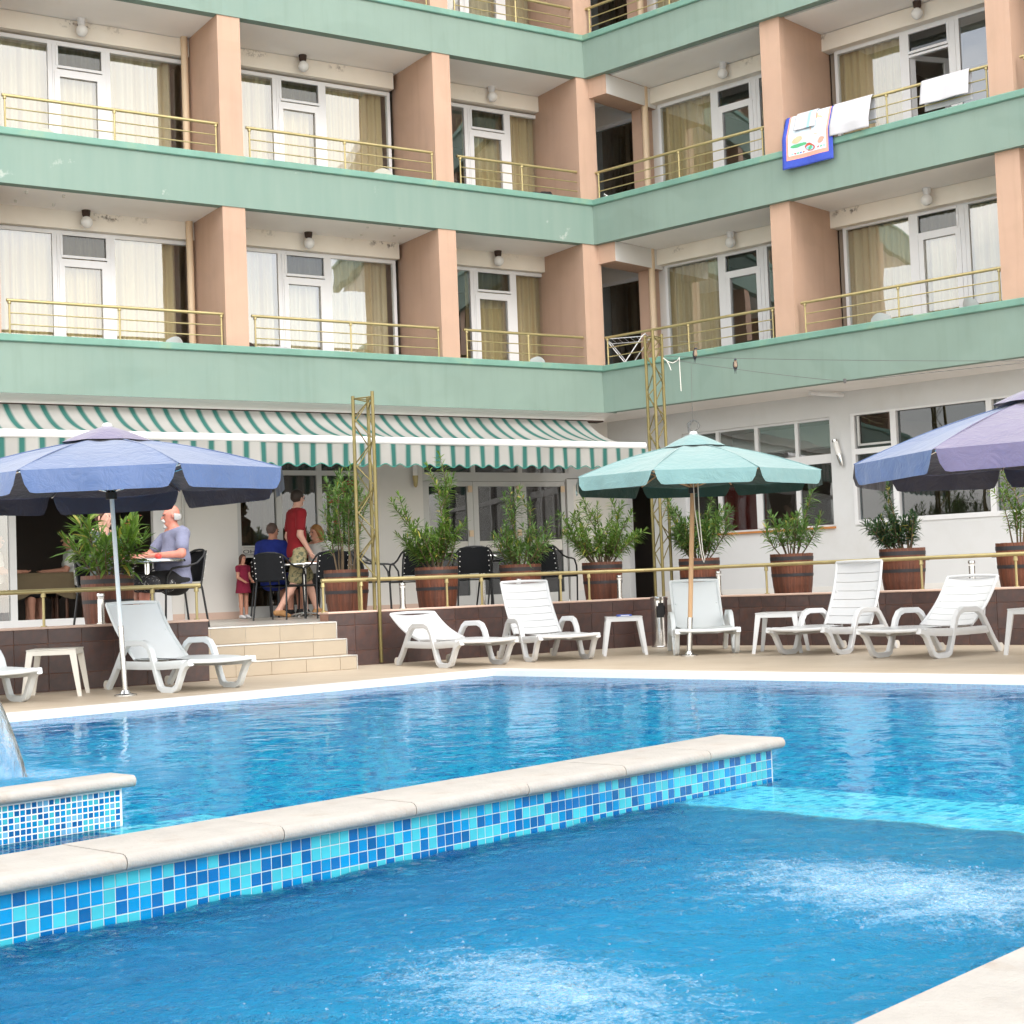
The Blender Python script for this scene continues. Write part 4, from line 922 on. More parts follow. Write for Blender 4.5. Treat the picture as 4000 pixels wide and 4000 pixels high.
# ------------------------------------------------------------------ parasols
def parasol(loc, label, R, zr, za, rot, mats, pole_m, lean=(0, 0), drop=.16, tilt=(0, 0), pr=.021, split=None, foot=True):
    T = thing('parasol', loc, 0, label, 'parasol', 'parasols around the pool')
    lx, ly = lean
    def ln(x, y, z): return Vector((x+lx*z/za, y+ly*z/za, z))
    if split:
        MB().tube([ln(0, 0, .02), ln(0, 0, split)], pr+.004, 12).obj('sleeve', MAT['steel'], T, True)
        MB().tube([ln(0, 0, split-.02), ln(0, 0, za-.05)], pr, 12).obj('pole', MAT[pole_m], T, True)
    MB().lathe([(.10, 0), (.10, .012), (.05, .02), (.034, .05)], n=16).obj('base_plate', MAT['steel'], T, True)
    def rim(k, z_, rad=R):
        a = rot+2*pi*k/8; x, y = rad*cos(a), rad*sin(a); return Vector((x+lx, y+ly, z_+tilt[0]*x+tilt[1]*y))
    apex = Vector((lx, ly, za))
    cn = MB(); fl = []
    for k in range(8):
        a, b = rim(k, zr), rim(k+1, zr); n = 8; V = []; F = []
        def sp(i, j):                                                # i along rim, j apex->rim, slightly hollow between ribs and convex along the slope
            r0_ = .13+.87*j; e = a.lerp(b, i); p = apex.lerp(e, r0_); p.z += .035*sin(pi*j) - .060*sin(pi*i)*j*(1-.35*j) + .006*sin(i*9+k*2)*sin(j*7+k)
            return p
        cn.grid(lambda i, j: sp(1-i, j), n, n, k % 2)
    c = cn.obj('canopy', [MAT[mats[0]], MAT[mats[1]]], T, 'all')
    for k in range(8):                                               # stitched seams over the ribs
        MB().tube([apex.lerp(rim(k, zr), .13+.87*j/8)+Vector((0, 0, .035*sin(pi*j/8)+.002)) for j in range(9)], .0055, 5).obj('seam', MAT[mats[k % 2]], c, True)
    for k in range(8):                                               # valance flaps
        a, b = rim(k, zr), rim(k+1, zr); out = Vector(((a.x+b.x)/2-lx, (a.y+b.y)/2-ly, 0)).normalized(); ph = random.uniform(0, 6)
        def vf(i, j):
            t = .012+.976*i; t = t+(.5-t)*.05*j*(abs(2*i-1)**3)
            p = a.lerp(b, t); cr = min(1, (1-abs(2*i-1))*9); d = drop*(.60+.40*cr**.5)
            return p+Vector((0, 0, -d*j))+out*(.022*j*(1-.3*j)+(.007*sin(i*13+ph)+.004*sin(i*31+2*ph))*j)
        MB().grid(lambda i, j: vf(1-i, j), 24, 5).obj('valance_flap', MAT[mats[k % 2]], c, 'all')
    for k in range(8):
        a = rim(k, zr-.012, R*.985); q = apex+Vector((0, 0, -.10)); md = q.lerp(a, .52)
        MB().tube([q, md+Vector((0, 0, .012)), a], .009, 6).obj('rib', MAT['steel' if pole_m != 'wood_pole' else 'wood_pole'], T, True)
        MB().tube([Vector((lx*.8, ly*.8, za-.52)), md], .008, 6).obj('strut', MAT['steel' if pole_m != 'wood_pole' else 'wood_pole'], T, True)
    MB().lathe([(.05, -.06), (.05, 0)], (lx*.8, ly*.8, za-.52), 12).obj('runner', MAT['black_metal'], T, True)
    cap = MB()
    def cf(i, j):
        a = 2*pi*i; rr = R*.23*j*(1+.05*cos(8*a)*j)+.02; return apex+Vector((rr*cos(a+rot), rr*sin(a+rot), .075-.10*j-.05*j*j))
    cap.grid(lambda i, j: cf(1-i, j), 48, 6); cap.obj('vent_cap', MAT[mats[2]], T, 'all')
    MB().lathe([(.045, .055), (.05, .075), (.035, .10), (.008, .108)], tuple(apex), 12).obj('finial', MAT['plastic_white'], T, True)
    return T
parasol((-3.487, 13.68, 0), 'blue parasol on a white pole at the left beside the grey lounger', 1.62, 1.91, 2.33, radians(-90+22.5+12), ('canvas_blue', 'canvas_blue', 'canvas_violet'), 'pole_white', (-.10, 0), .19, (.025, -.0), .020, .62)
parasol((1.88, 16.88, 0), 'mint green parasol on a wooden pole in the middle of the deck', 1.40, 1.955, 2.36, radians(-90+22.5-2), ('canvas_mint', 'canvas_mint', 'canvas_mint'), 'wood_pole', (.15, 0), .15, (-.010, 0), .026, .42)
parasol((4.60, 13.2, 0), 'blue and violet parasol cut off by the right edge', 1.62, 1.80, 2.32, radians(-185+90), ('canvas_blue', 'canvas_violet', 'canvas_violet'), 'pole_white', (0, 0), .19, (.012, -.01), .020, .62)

# ------------------------------------------------------------------ loungers
def lounger(p_rear, p_front, label, th=45, slatted=True, m='plastic_white', width=.66):
    """ p_rear / p_front: midpoints between the rear feet and between the front feet on the deck """
    a, b = Vector((*p_rear, 0)), Vector((*p_front, 0)); d = (b-a); rz = atan2(d.y, d.x); T = thing('sun_lounger', (a+b)/2, rz, label, 'sun lounger', 'white plastic sun loungers by the pool')
    M = MAT[m]; off = -.55; hw = width/2
    prof = [(0, .02), (.10, .125), (.26, .325), (.33, .405), (.40, .44), (.66, .445), (.745, .42), (.80, .36), (.90, .13), (.945, .045), (1.0, .022), (1.17, .022), (1.235, .05), (1.285, .13), (1.34, .215), (1.40, .258), (1.465, .272)]
    for s in (-1, 1):
        f = MB().sweep([(x+off, s*hw, z) for x, z in prof], .052, .056).obj('side_frame', M, T, True)
        MB().sweep([(x+off, s*(hw-.004), z) for x, z in ((.2, .235), (.6, .235), (1.0, .24), (1.36, .260))], .045, .075).obj('seat_rail', M, T, True)
        MB().bbox(1.0+off, 1.17+off, s*hw-.022, s*hw+.022, -.001, .006, .002).obj('foot_pad', MAT['rubber'], T)
        MB().tube([(off-.02, s*hw-.022, .045), (off-.02, s*hw+.022, .045)], .045, 14).obj('wheel', MAT['plastic_cream'], T, True)
    MB().sweep([(x+off, 0, z) for x, z in ((.16, .22), (.22, .22))], width-.05, .05).obj('cross_bar', M, T, True)
    # seat: slats
    hx = .42+off; iw = width-.075
    def seat_z(x): u = (x-hx)/(1.20); return .275+.010*sin(u*pi*1.3)-.035*max(0, u-.7)+.015*max(0, u-.45)
    if slatted:
        x = hx+.02
        S = MB().sweep([(hx+1.04*i/12, 0, seat_z(hx+1.04*i/12)-.022) for i in range(13)], .05, .014).obj('seat', M, T, True)
        while x < hx+.97:
            w = .10; MB().grid(lambda i, j: Vector((x+w*i, (j-.5)*iw, seat_z(x+w*i)-.012*(2*j-1)**2*-1)), 3, 8).add(*box_fix(x, w, iw, seat_z)).obj('slat', M, S, True); x += w+.008
    else:
        def sf(i, j): return Vector((hx+1.045*i, (j-.5)*iw*(1-.06*i**6), seat_z(hx+1.045*i)+.02*(2*j-1)**2))
        q = MB().grid(sf, 14, 8); q.grid(lambda i, j: sf(1-i, j)-Vector((0, 0, .02)), 14, 8); S = q.obj('seat', M, T, True)
    # rounded front lip
    MB().tube([(hx+1.045+.03*(1-(2*t-1)**2), (t-.5)*(iw+.05), .272+.01*(2*t-1)**2) for t in [i/10 for i in range(11)]], .018, 8).obj('front_lip', M, T, True)
    # back rest
    an = radians(th); BL = .74
    def bk(u, v, w=0): return Vector((hx-u*cos(an)-w*sin(an), v, .285+u*sin(an)-w*cos(an)+.0))  # u up the back, v across, w behind
    def cv(u): return .035*sin(pi*min(1, u/BL))-.02*(u/BL)**3
    B = MB()
    for s in (-1, 1): B.tube([bk(BL*i/8, s*(iw/2-.012), cv(BL*i/8)) for i in range(9)], .016, 8)
    B.tube([bk(BL, (t-.5)*(iw-.02), cv(BL)-.012*(1-(2*t-1)**2)) for t in [i/8 for i in range(9)]], .016, 8)
    B = B.obj('backrest', M, T, True)
    if slatted:
        n = 7; sl = [.0]+[.05+(BL-.16)*i/6 for i in range(7)]; sl = [.012+i*(BL-.13)/6 for i in range(7)]+[BL-.005]
        for i in range(7):
            u0, u1 = sl[i]+.003, sl[i+1]-.003
            f = lambda a_, b_: bk(u0+(u1-u0)*a_, (b_-.5)*(iw-.03), cv(u0+(u1-u0)*a_)+.018*(1-(2*b_-1)**2))
            g = lambda a_, b_: f(1-a_, b_)+(bk(0, 0, .014)-bk(0, 0, 0))
            q = MB().grid(f, 3, 8); q.grid(g, 3, 8); closeup(q, 3, 8); q.obj('slat', M, B, True)
    else:
        f = lambda a_, b_: bk(BL*a_, (b_-.5)*(iw-.03), cv(BL*a_)+.02*(1-(2*b_-1)**2)); g = lambda a_, b_: f(1-a_, b_)+(bk(0, 0, .014)-bk(0, 0, 0))
        q = MB().grid(f, 10, 8); q.grid(g, 10, 8); q.obj('back_panel', M, B, True)
    for s in (-1, 1): MB().tube([bk(.42, s*(iw/2-.05), .03), Vector((off+.12, s*(iw/2-.05), .20))], .013, 6).obj('prop', M, T, True)
    MB().tube([(off+.12, -iw/2+.05, .20), (off+.12, iw/2-.05, .20)], .012, 6).obj('prop_bar', M, T, True)
    return T
def box_fix(x, w, iw, sz):
    V = []; F = []
    for i in range(4):
        for j in range(9):
            xx = x+w*i/3; V.append((xx, (j/8-.5)*iw, sz(xx)+.012*(2*j/8-1)**2-.014))
    for j in range(8):
        for i in range(3): a = i*9+j; F.append((a, a+1, a+10, a+9))
    return V, F
def closeup(q, nu, nv):                                               # join rims of two opposed grids
    o = (nu+1)*(nv+1); F = []
    idx = lambda i, j: j*(nu+1)+i; jdx = lambda i, j: o+j*(nu+1)+(nu-i)
    for i in range(nu): F.append((idx(i, 0), jdx(i, 0), jdx(i+1, 0), idx(i+1, 0))); F.append((idx(i+1, nv), jdx(i+1, nv), jdx(i, nv), idx(i, nv)))
    for j in range(nv): F.append((idx(0, j+1), jdx(0, j+1), jdx(0, j), idx(0, j))); F.append((idx(nu, j), jdx(nu, j), jdx(nu, j+1), idx(nu, j+1)))
    q.f += F; q.mi += [0]*len(F)
def mid(a, b): return ((a[0]+b[0])/2, (a[1]+b[1])/2)
lounger((-3.60+.02, 14.83), (-2.98, 14.20), 'grey white smooth lounger standing behind the left blue parasol pole', 44, False, 'plastic_grey')
lounger((-5.35, 13.95), (-4.62, 13.25), 'smooth lounger cut off by the left edge beside a side table', 35, False, 'plastic_grey')
lounger((-1.05, 17.42), (-.475, 16.47), 'nearly flat white slatted lounger next to the lattice mast', 21, True)
lounger((.10, 18.08), (.47, 16.96), 'white slatted lounger with raised back left of the square side table', 52, True)
lounger((2.13, 18.2), (2.10, 17.22), 'smooth white lounger facing the pool behind the mint parasol pole', 44, False, 'plastic_grey')
lounger((3.89, 17.04), (3.11, 16.20), 'second white slatted lounger from the right, back steeply raised', 64, True)
lounger((4.58, 15.66), (3.79, 14.90), 'rightmost white slatted lounger, back half reclined', 38, True)

def side_table(loc, rz, label, size=.46, h=.44, m='plastic_white'):
    T = thing('side_table', (*loc, 0), rz, label, 'side table', 'white plastic side tables by the loungers'); s = size/2
    MB().bbox(-s, s, -s, s, h-.012, h, .004).obj('table_top', MAT[m], T)
    q = MB()
    for a in (-1, 1): q.bbox(-s+.01, s-.01, a*(s-.012)-.008, a*(s-.012)+.008, h-.055, h-.012, .003); q.bbox(a*(s-.012)-.008, a*(s-.012)+.008, -s+.02, s-.02, h-.055, h-.0121, .003)
    q.obj('apron', MAT[m], T)
    for a in (-1, 1):
        for b in (-1, 1):
            mb = MB(); tp = [(a*(s-.005), b*(s-.005)), (a*(s-.065), b*(s-.005)), (a*(s-.065), b*(s-.03)), (a*(s-.005), b*(s-.03))]; e = .045
            bt = [(a*(s+e), b*(s+.025)), (a*(s+e-.035), b*(s+.025)), (a*(s+e-.035), b*(s)), (a*(s+e), b*(s))]
            V = [(x, y, 0) for x, y in bt]+[(x, y, h-.0125) for x, y in tp]; F = [(3, 2, 1, 0), (4, 5, 6, 7), (0, 1, 5, 4), (1, 2, 6, 5), (2, 3, 7, 6), (3, 0, 4, 7)]
            if a*b < 0: F = [tuple(reversed(f)) for f in F]
            mb.add(V, F).obj('leg', MAT[m], T)
    return T
side_table((-4.22, 14.08), .12, 'cream plastic side table between the two left loungers', .44, .43, 'plastic_cream')
side_table((1.235, 17.75), -.02, 'white square side table with a blue packet, left of the steel bin', .42, .44)
side_table((2.90, 16.95), -.35, 'white side table half hidden behind the second lounger from the right', .46, .44)
side_table((5.02, 14.75), -.75, 'white side table cut off by the right edge of the picture', .46, .44)
pk = thing('packet', (1.24, 17.70, .44), .2, 'small blue packet lying on the square side table', 'packet'); MB().bbox(-.08, .08, -.045, .045, 0, .022, .003).obj('box', MAT['packet_blue'], pk); MB().box(-.05, .05, -.0462, -.0448, .007, .015).obj('print', MAT['paint_white'], pk)
bn = thing('ashtray_bin', (1.80, 19.33, 0), 0, 'tall polished steel bin with a side opening at the wall corner', 'bin')
MB().lathe([(.115, 0), (.12, .01), (.105, .02), (.105, .30)], n=24).obj('lower_body', MAT['chrome'], bn, True)
mb = MB(); n = 28
def cyl(i, j): a = 2*pi*i; return Vector((.105*cos(a), .105*sin(a), .30+.29*j))
V = []; F = []
for j in range(9):
    for i in range(n): V.append((.105*cos(2*pi*i/n), .105*sin(2*pi*i/n), .30+.29*j/8))
for j in range(8):
    for i in range(n):
        a_ = 2*pi*(i+.5)/n; dd = (a_-1.52*pi); zz = (j+.5)/8
        if (dd/.62)**2+((zz-.55)/.33)**2 < 1: continue
        F.append((j*n+i, j*n+(i+1) % n, (j+1)*n+(i+1) % n, (j+1)*n+i))
mb.add(V, F).obj('upper_body', MAT['chrome'], bn, True); MB().lathe([(.095, .31), (.095, .57)], n=20).obj('liner', MAT['bag_black'], bn, True)
MB().lathe([(.108, .585), (.112, .60), (.112, .63), (.09, .635), (.085, .61)], n=24).obj('ash_tray', MAT['chrome'], bn, True)
# ------------------------------------------------------------------ barrels and oleanders
def stave_mesh(n, rt, rb, h):
    mb = MB(); a0, a1 = -pi/n*.965, pi/n*.965; V = []; Z = [0, h*.33, h*.66, h]
    for k, zz in enumerate(Z):
        u = zz/h; r = rb+(rt-rb)*u+.012*sin(pi*u)
        for a, rr in ((a0, r), (0, r+.001), (a1, r), (a1, r-.022), (0, r-.022), (a0, r-.022)): V.append((rr*cos(a), rr*sin(a), zz))
    F = [(i*6+k, i*6+(k+1) % 6, (i+1)*6+(k+1) % 6, (i+1)*6+k) for i in range(3) for k in range(6)]+[(5, 4, 3, 2, 1, 0), tuple(range(18, 24))]
    return mb.add(V, F).mesh('stave', MAT['wood_stave'])
NST = 20; STV = stave_mesh(NST, .265, .215, .58); HOOPS = []
for hz, hh in ((.055, .035), (.30, .038), (.50, .045)):
    u = hz/.58; u2 = (hz+hh)/.58; r = .215+.05*u+.012*sin(pi*u); r2 = .215+.05*u2+.012*sin(pi*u2)
    HOOPS.append(MB().lathe([(r-.002, hz), (r+.004, hz), (r2+.004, hz+hh), (r2-.002, hz+hh)], n=32, cap=False).mesh('hoop', MAT['hoop'], True))
SOIL = MB().lathe([(.0001, .535), (.15, .54), (.245, .53)], n=20, cap=False).mesh('soil', MAT['soil'], True); BOT = MB().lathe([(.21, .005), (.215, .03)], n=20).mesh('bottom', MAT['wood_stave'])
HNDL = MB().tube([(.25, 0, .44), (.34, 0, .44)], .011, 8).mesh('handle', MAT['hoop'])
def barrel(p, label, rz=0, sc=1.0, handles=False):
    T = thing('barrel_planter', p, rz, label, 'planter', 'half barrel planters along the terrace edge'); T.scale = (sc, sc, sc)
    for i in range(NST): o = link('stave', STV, T, (0, 0, random.uniform(0, .004)), 2*pi*i/NST)
    for h in HOOPS: link('hoop', h, T)
    link('soil', SOIL, T); link('bottom', BOT, T)
    if handles:
        for a in (0, pi): link('handle', HNDL, T, rz=a)
    return T
def leaf(mb, p, d, L, w, droop, roll):
    d = d.normalized(); side = d.cross(Vector((0, 0, 1)))
    if side.length < .05: side = Vector((1, 0, 0))
    side.normalize(); side = Matrix.Rotation(roll, 3, d) @ side; nrm = side.cross(d)
    def P(t, s): q = p+d*(L*t)+Vector((0, 0, -droop*L*t*t)); return q+side*s+nrm*abs(s)*.35
    V = [P(0, 0), P(.32, -w*.9), P(.36, 0), P(.32, w*.9), P(.68, -w*.8), P(.70, 0), P(.68, w*.8), P(1, 0)]
    mb.add(V, [(0, 2, 1), (0, 3, 2), (1, 2, 5, 4), (2, 3, 6, 5), (4, 5, 7), (5, 6, 7)])
def oleander(p, label, h, spread, stems, mat, seed, leafL=.12, tall=None, flowers=None, nfl=0, leafw=.0095, lean=(0, 0), bare=.25, den=1.0, group='oleanders growing in the barrels', cat='shrub', name='oleander_bush'):
    r = random.Random(seed); T = thing(name, p, 0, label, cat, group); sm = MB(); fm = MB(); flm = MB(); tips = []
    def grow(base, dirv, L, r0, lvl):
        pts = [base]; d = dirv.normalized(); n = max(4, int(L/.07)); up = Vector((0, 0, 1))
        for i in range(n):
            d = (d+Vector((r.uniform(-.12, .12), r.uniform(-.12, .12), r.uniform(-.02, .10)))+up*.02).normalized(); pts.append(pts[-1]+d*L/n)
        sm.tube(pts, [r0*(1-.7*i/n) for i in range(n+1)], 5)
        lo = int(n*(bare if lvl == 0 else .1)); ln = int(L/.028*den)
        for k in range(ln):
            u = k/ln
            if u < (bare if lvl == 0 else .08): continue
            f = u*n; i = min(n-1, int(f)); q = pts[i].lerp(pts[i+1], f-i); ax = (pts[i+1]-pts[i]).normalized()
            e1 = ax.orthogonal().normalized(); e2 = ax.cross(e1); ph = r.uniform(0, 6.3)
            for m in range(3):
                a = ph+m*2.094+r.uniform(-.3, .3); o = e1*cos(a)+e2*sin(a); up_ = .35+.75*u+r.uniform(-.2, .2)
                leaf(fm, q, o+ax*up_, leafL*r.uniform(.65, 1.15)*(1-.25*(u > .93)), leafw*r.uniform(.8, 1.2), r.uniform(.05, .55), r.uniform(-.5, .5))
        for m in range(5): leaf(fm, pts[-1], d+Vector((r.uniform(-.5, .5), r.uniform(-.5, .5), .1)), leafL*.75, leafw*.8, .1, r.uniform(-.5, .5))
        tips.append(pts[-1])
        if lvl == 0:
            for _ in range(r.choice((1, 2, 2, 3))):
                i = r.randint(max(1, n//3), n-1); a = r.uniform(0, 6.3); grow(pts[i], (pts[i]-pts[i-1]).normalized()+Vector((cos(a), sin(a), .2))*.8, L*r.uniform(.28, .5), r0*.55, 1)
    for s in range(stems):
        a = 2*pi*(s+r.uniform(-.3, .3))/stems; k = r.uniform(.15, 1)**.7
        d = Vector((cos(a)*spread*k+lean[0], sin(a)*spread*k+lean[1], 1)); L = h*r.uniform(.6, 1.0)*(1-.15*k)
        grow(Vector((cos(a)*.12*k, sin(a)*.12*k, 0)), d, L, .011, 0)
    for (dx, dy, hh, ln) in (tall or []): grow(Vector((dx*.2, dy*.2, 0)), Vector((dx, dy, 1)), hh, .012, 0)
    sm.obj('stems', MAT['bark'], T); fm.obj('foliage', MAT[mat], T, kind='stuff')
    if flowers:
        for _ in range(nfl):
            q = r.choice(tips)+Vector((r.uniform(-.06, .06), r.uniform(-.06, .06), r.uniform(-.12, .05)))
            for m in range(r.randint(3, 6)):
                c = q+Vector((r.uniform(-.035, .035),)*1+(r.uniform(-.035, .035), r.uniform(-.035, .035)))
                for k in range(5): a = 2*pi*k/5; leaf(flm, c, Vector((cos(a), sin(a), .35)), .026, .010, 0, 0)
        flm.obj('flowers', MAT[flowers], T, kind='stuff')
    return T
ZS = ZT+.53
B_ = [  # frame, u, n, label part, plant args
 (fA, -9.22, -3.98, 'at the far left behind the blue parasol pole', dict(h=.66, spread=1.1, stems=10, mat='leaf_fresh', leafL=.24, leafw=.020, den=.6, flowers='petal_salmon', nfl=7)),
 (fA, -6.05, -3.02, 'behind the slender lattice mast', dict(h=1.35, spread=.26, stems=9, mat='leaf_mid', leafL=.15, flowers='petal_red', nfl=12, bare=.30)),
 (fA, -4.84, -3.05, 'behind the nearly flat lounger', dict(h=.66, spread=1.0, stems=16, mat='leaf_fresh', tall=[(.05, .0, 1.20, 0), (.22, .05, 1.08, 0), (-.35, 0, .80, 0), (.1, .1, 1.0, 0)], leafL=.135, leafw=.011, lean=(-.2, 0))),
 (fA, -3.62, -3.05, 'behind the slatted lounger with raised back', dict(h=.60, spread=1.15, stems=16, mat='leaf_mid', tall=[(.02, .0, .98, 0), (.35, .05, .85, 0)], leafL=.135, leafw=.011)),
 (fA, -2.31, -3.0, 'in front of the dark doorway at the corner', dict(h=.88, spread=1.15, stems=20, mat='leaf_fresh', leafL=.135, leafw=.011, den=1.2)),
 (fB, 3.36, -2.28, 'behind the mint parasol pole', dict(h=.86, spread=.85, stems=18, mat='leaf_mid', leafL=.14, leafw=.011, den=1.2)),
 (fB, 4.77, -2.28, 'in front of the dark windows of the right wing', dict(h=.66, spread=.95, stems=9, mat='leaf_mid', leafL=.16, leafw=.012, bare=.35, tall=[(.3, .0, .78, 0)])),
 (fB, 6.29, -2.28, 'behind the back of the second lounger from the right', dict(h=.58, spread=.85, stems=17, mat='leaf_dark', leafL=.115, leafw=.011, lean=(-.35, 0), tall=[(-.15, 0, .80, 0)], den=1.2)),
 (fB, 7.74, -2.28, 'cut off by the right edge', dict(h=.80, spread=.28, stems=7, mat='leaf_fresh', leafL=.12, tall=[(0, 0, 1.05, 0)]))]
WORDS = ['broad leaved', 'tall red flowering', 'tall pale green', 'two tiered', 'dense bright green', 'bushy olive green', 'sparse forked', 'compact dark green', 'slim upright']
for i, (fr, u, n, where, kw) in enumerate(B_):
    p = fr(u, n, ZT+.001); barrel(p, 'hooped barrel planter %s' % where, random.uniform(0, 6) if i < 7 else ROT_B, 1.0, i >= 7)
    oleander(p+Vector((0, 0, .531)), '%s oleander %s' % (WORDS[i], where), seed=11+i, **kw)
# small bedding flowers in the left barrel
p = fA(-9.22, -3.98, ZT+.531); r = random.Random(5); T = thing('bedding_flowers', p+Vector((.17, -.10, 0)), 0, 'small white and pink bedding flowers in the left barrel', 'flowers'); fm = MB(); w_ = MB(); g_ = MB()
for _ in range(130):
    c = Vector((r.uniform(-.14, .16), r.uniform(-.10, .08), r.uniform(.0, .30))); leaf(fm, c, Vector((r.uniform(-1, 1), r.uniform(-1, 1), .4)), .06, .012, .3, 0)
    if r.random() < .22:
        for k in range(5): a = 2*pi*k/5; leaf(w_ if r.random() < .75 else g_, c, Vector((cos(a), sin(a)-.5, .3)), .022, .010, 0, 0)
fm.obj('foliage', MAT['leaf_mid'], T, kind='stuff'); w_.obj('white_petals', MAT['petal_white'], T, kind='stuff'); g_.obj('salmon_petals', MAT['petal_salmon'], T, kind='stuff')

# ------------------------------------------------------------------ bistro chairs and tables
def chair_parts():
    P = []
    tr = .012
    for s in (-1, 1):
        P.append(('arm_frame', MB().tube([(s*.24, -.24, 0), (s*.255, -.235, .40), (s*.262, -.215, .56), (s*.262, -.16, .645), (s*.262, -.08, .66), (s*.258, .02, .665), (s*.25, .14, .70), (s*.225, .235, .78), (s*.19, .262, .82)], tr, 8), 'black_metal'))
        P.append(('rear_leg', MB().tube([(s*.235, .27, 0), (s*.215, .21, .42), (s*.21, .20, .46), (s*.205, .245, .70), (s*.19, .27, .82)], tr, 8), 'black_metal'))
        P.append(('side_rail', MB().tube([(s*.247, -.235, .43), (s*.225, .20, .43)], .010, 6), 'black_metal'))
    P.append(('top_rail', MB().tube([(-.19, .268, .82), (-.10, .285, .845), (0, .29, .85), (.10, .285, .845), (.19, .268, .82)], tr, 8), 'black_metal'))
    P.append(('front_rail', MB().tube([(-.247, -.235, .42), (.247, -.235, .42)], .010, 6), 'black_metal'))
    q = MB().grid(lambda i, j: Vector(((i-.5)*.46, -.235+.44*j, .445-.012*sin(pi*i)*sin(pi*j))), 8, 8); q.grid(lambda i, j: Vector(((.5-i)*.46, -.235+.44*j, .425)), 8, 8); P.append(('seat', q, 'black_weave'))
    bf = lambda i, j: Vector(((i-.5)*.40*(1-.06*j), .215+.065*j+.03*sin(pi*i)*1, .50+.335*j)); q = MB().grid(bf, 10, 8); q.grid(lambda i, j: bf(1-i, j)+Vector((0, .012, 0)), 10, 8); P.append(('backrest', q, 'black_weave'))
    for s in (-1, 1):
        for k in range(5):
            z_ = .53+.065*k; P.append(('rivet', MB().ball((s*(.195-.003*k), .222+.065*(z_-.5)/.335-.012*0+.012, z_), .007, 6), 'paint_white'))
    return [(n, q.mesh(n, MAT[m], True), m) for n, q, m in P]
CHAIR = chair_parts()
def chair(p, rz, label):
    T = thing('bistro_chair', p, rz, label, 'chair', 'black bistro chairs on the terrace')
    for n, me, m in CHAIR: link(n, me, T)
    return T
def table(p, label, r=.36, h=.74):
    T = thing('bistro_table', p, random.uniform(0, 1), label, 'table', 'round bistro tables on the terrace')
    MB().lathe([(.001, h-.004), (r-.012, h-.004), (r-.012, h-.022), (.001, h-.022)], n=36, cap=False).obj('table_top', MAT['table_grey'], T, True)
    MB().lathe([(r-.013, h-.026), (r, h-.024), (r+.002, h-.010), (r-.004, h), (r-.013, h-.001)], n=36, cap=False).obj('rim', MAT['chrome'], T, True)
    MB().lathe([(.03, .03), (.03, h-.022)], n=14).obj('column', MAT['chrome'], T, True)
    for k in range(4): a = pi/2*k+.4; MB().tube([(.02*cos(a), .02*sin(a), .06), (.18*cos(a), .18*sin(a), .035), (.28*cos(a), .28*sin(a), .012)], .014, 8).obj('foot', MAT['chrome'], T, True)
    return T
# ------------------------------------------------------------------ people: smooth-union bodies polygonised with surface nets
def sdf_grid(prims, vox, infl=0.0, clips=(), k=.022):
    lo = np.min([np.minimum(np.array(p[0])-p[1], np.array(p[2])-p[3]) for p in prims], 0)-infl-3*vox
    hi = np.max([np.maximum(np.array(p[0])+p[1], np.array(p[2])+p[3]) for p in prims], 0)+infl+3*vox
    n = np.ceil((hi-lo)/vox).astype(int)+1; D = np.full(n, .3)
    ax = [lo[i]+vox*np.arange(n[i]) for i in range(3)]
    for pr in prims:
        a, ra, b, rb = np.array(pr[0], float), pr[1]+infl, np.array(pr[2], float), pr[3]+infl; sc = np.array(pr[4]) if len(pr) > 4 and pr[4] is not None else np.ones(3); kk = pr[5] if len(pr) > 5 else k
        m = max(ra, rb)*max(1, sc.max())+kk+2*vox; l = np.minimum(a, b)-m; h = np.maximum(a, b)+m
        i0 = np.maximum(0, np.floor((l-lo)/vox).astype(int)); i1 = np.minimum(n, np.ceil((h-lo)/vox).astype(int)+1)
        if (i1 <= i0).any(): continue
        X, Y, Z = np.meshgrid(*[ax[i][i0[i]:i1[i]] for i in range(3)], indexing='ij'); P = np.stack([X, Y, Z], -1)
        ab = (b-a)/sc; L2 = max(1e-9, ab@ab); q = (P-a)/sc; t = np.clip((q@ab)/L2, 0, 1); d = np.linalg.norm(q-t[..., None]*ab, axis=-1)-(ra+(rb-ra)*t); d *= sc.min()
        sl = tuple(slice(i0[i], i1[i]) for i in range(3)); o = D[sl]; hh = np.clip(.5+.5*(o-d)/kk, 0, 1); D[sl] = o*(1-hh)+d*hh-kk*hh*(1-hh)
    for (p, nn) in clips:
        X, Y, Z = np.meshgrid(*ax, indexing='ij'); nn = np.array(nn, float); nn /= np.linalg.norm(nn); D = np.maximum(D, (X-p[0])*nn[0]+(Y-p[1])*nn[1]+(Z-p[2])*nn[2])
    return D, lo
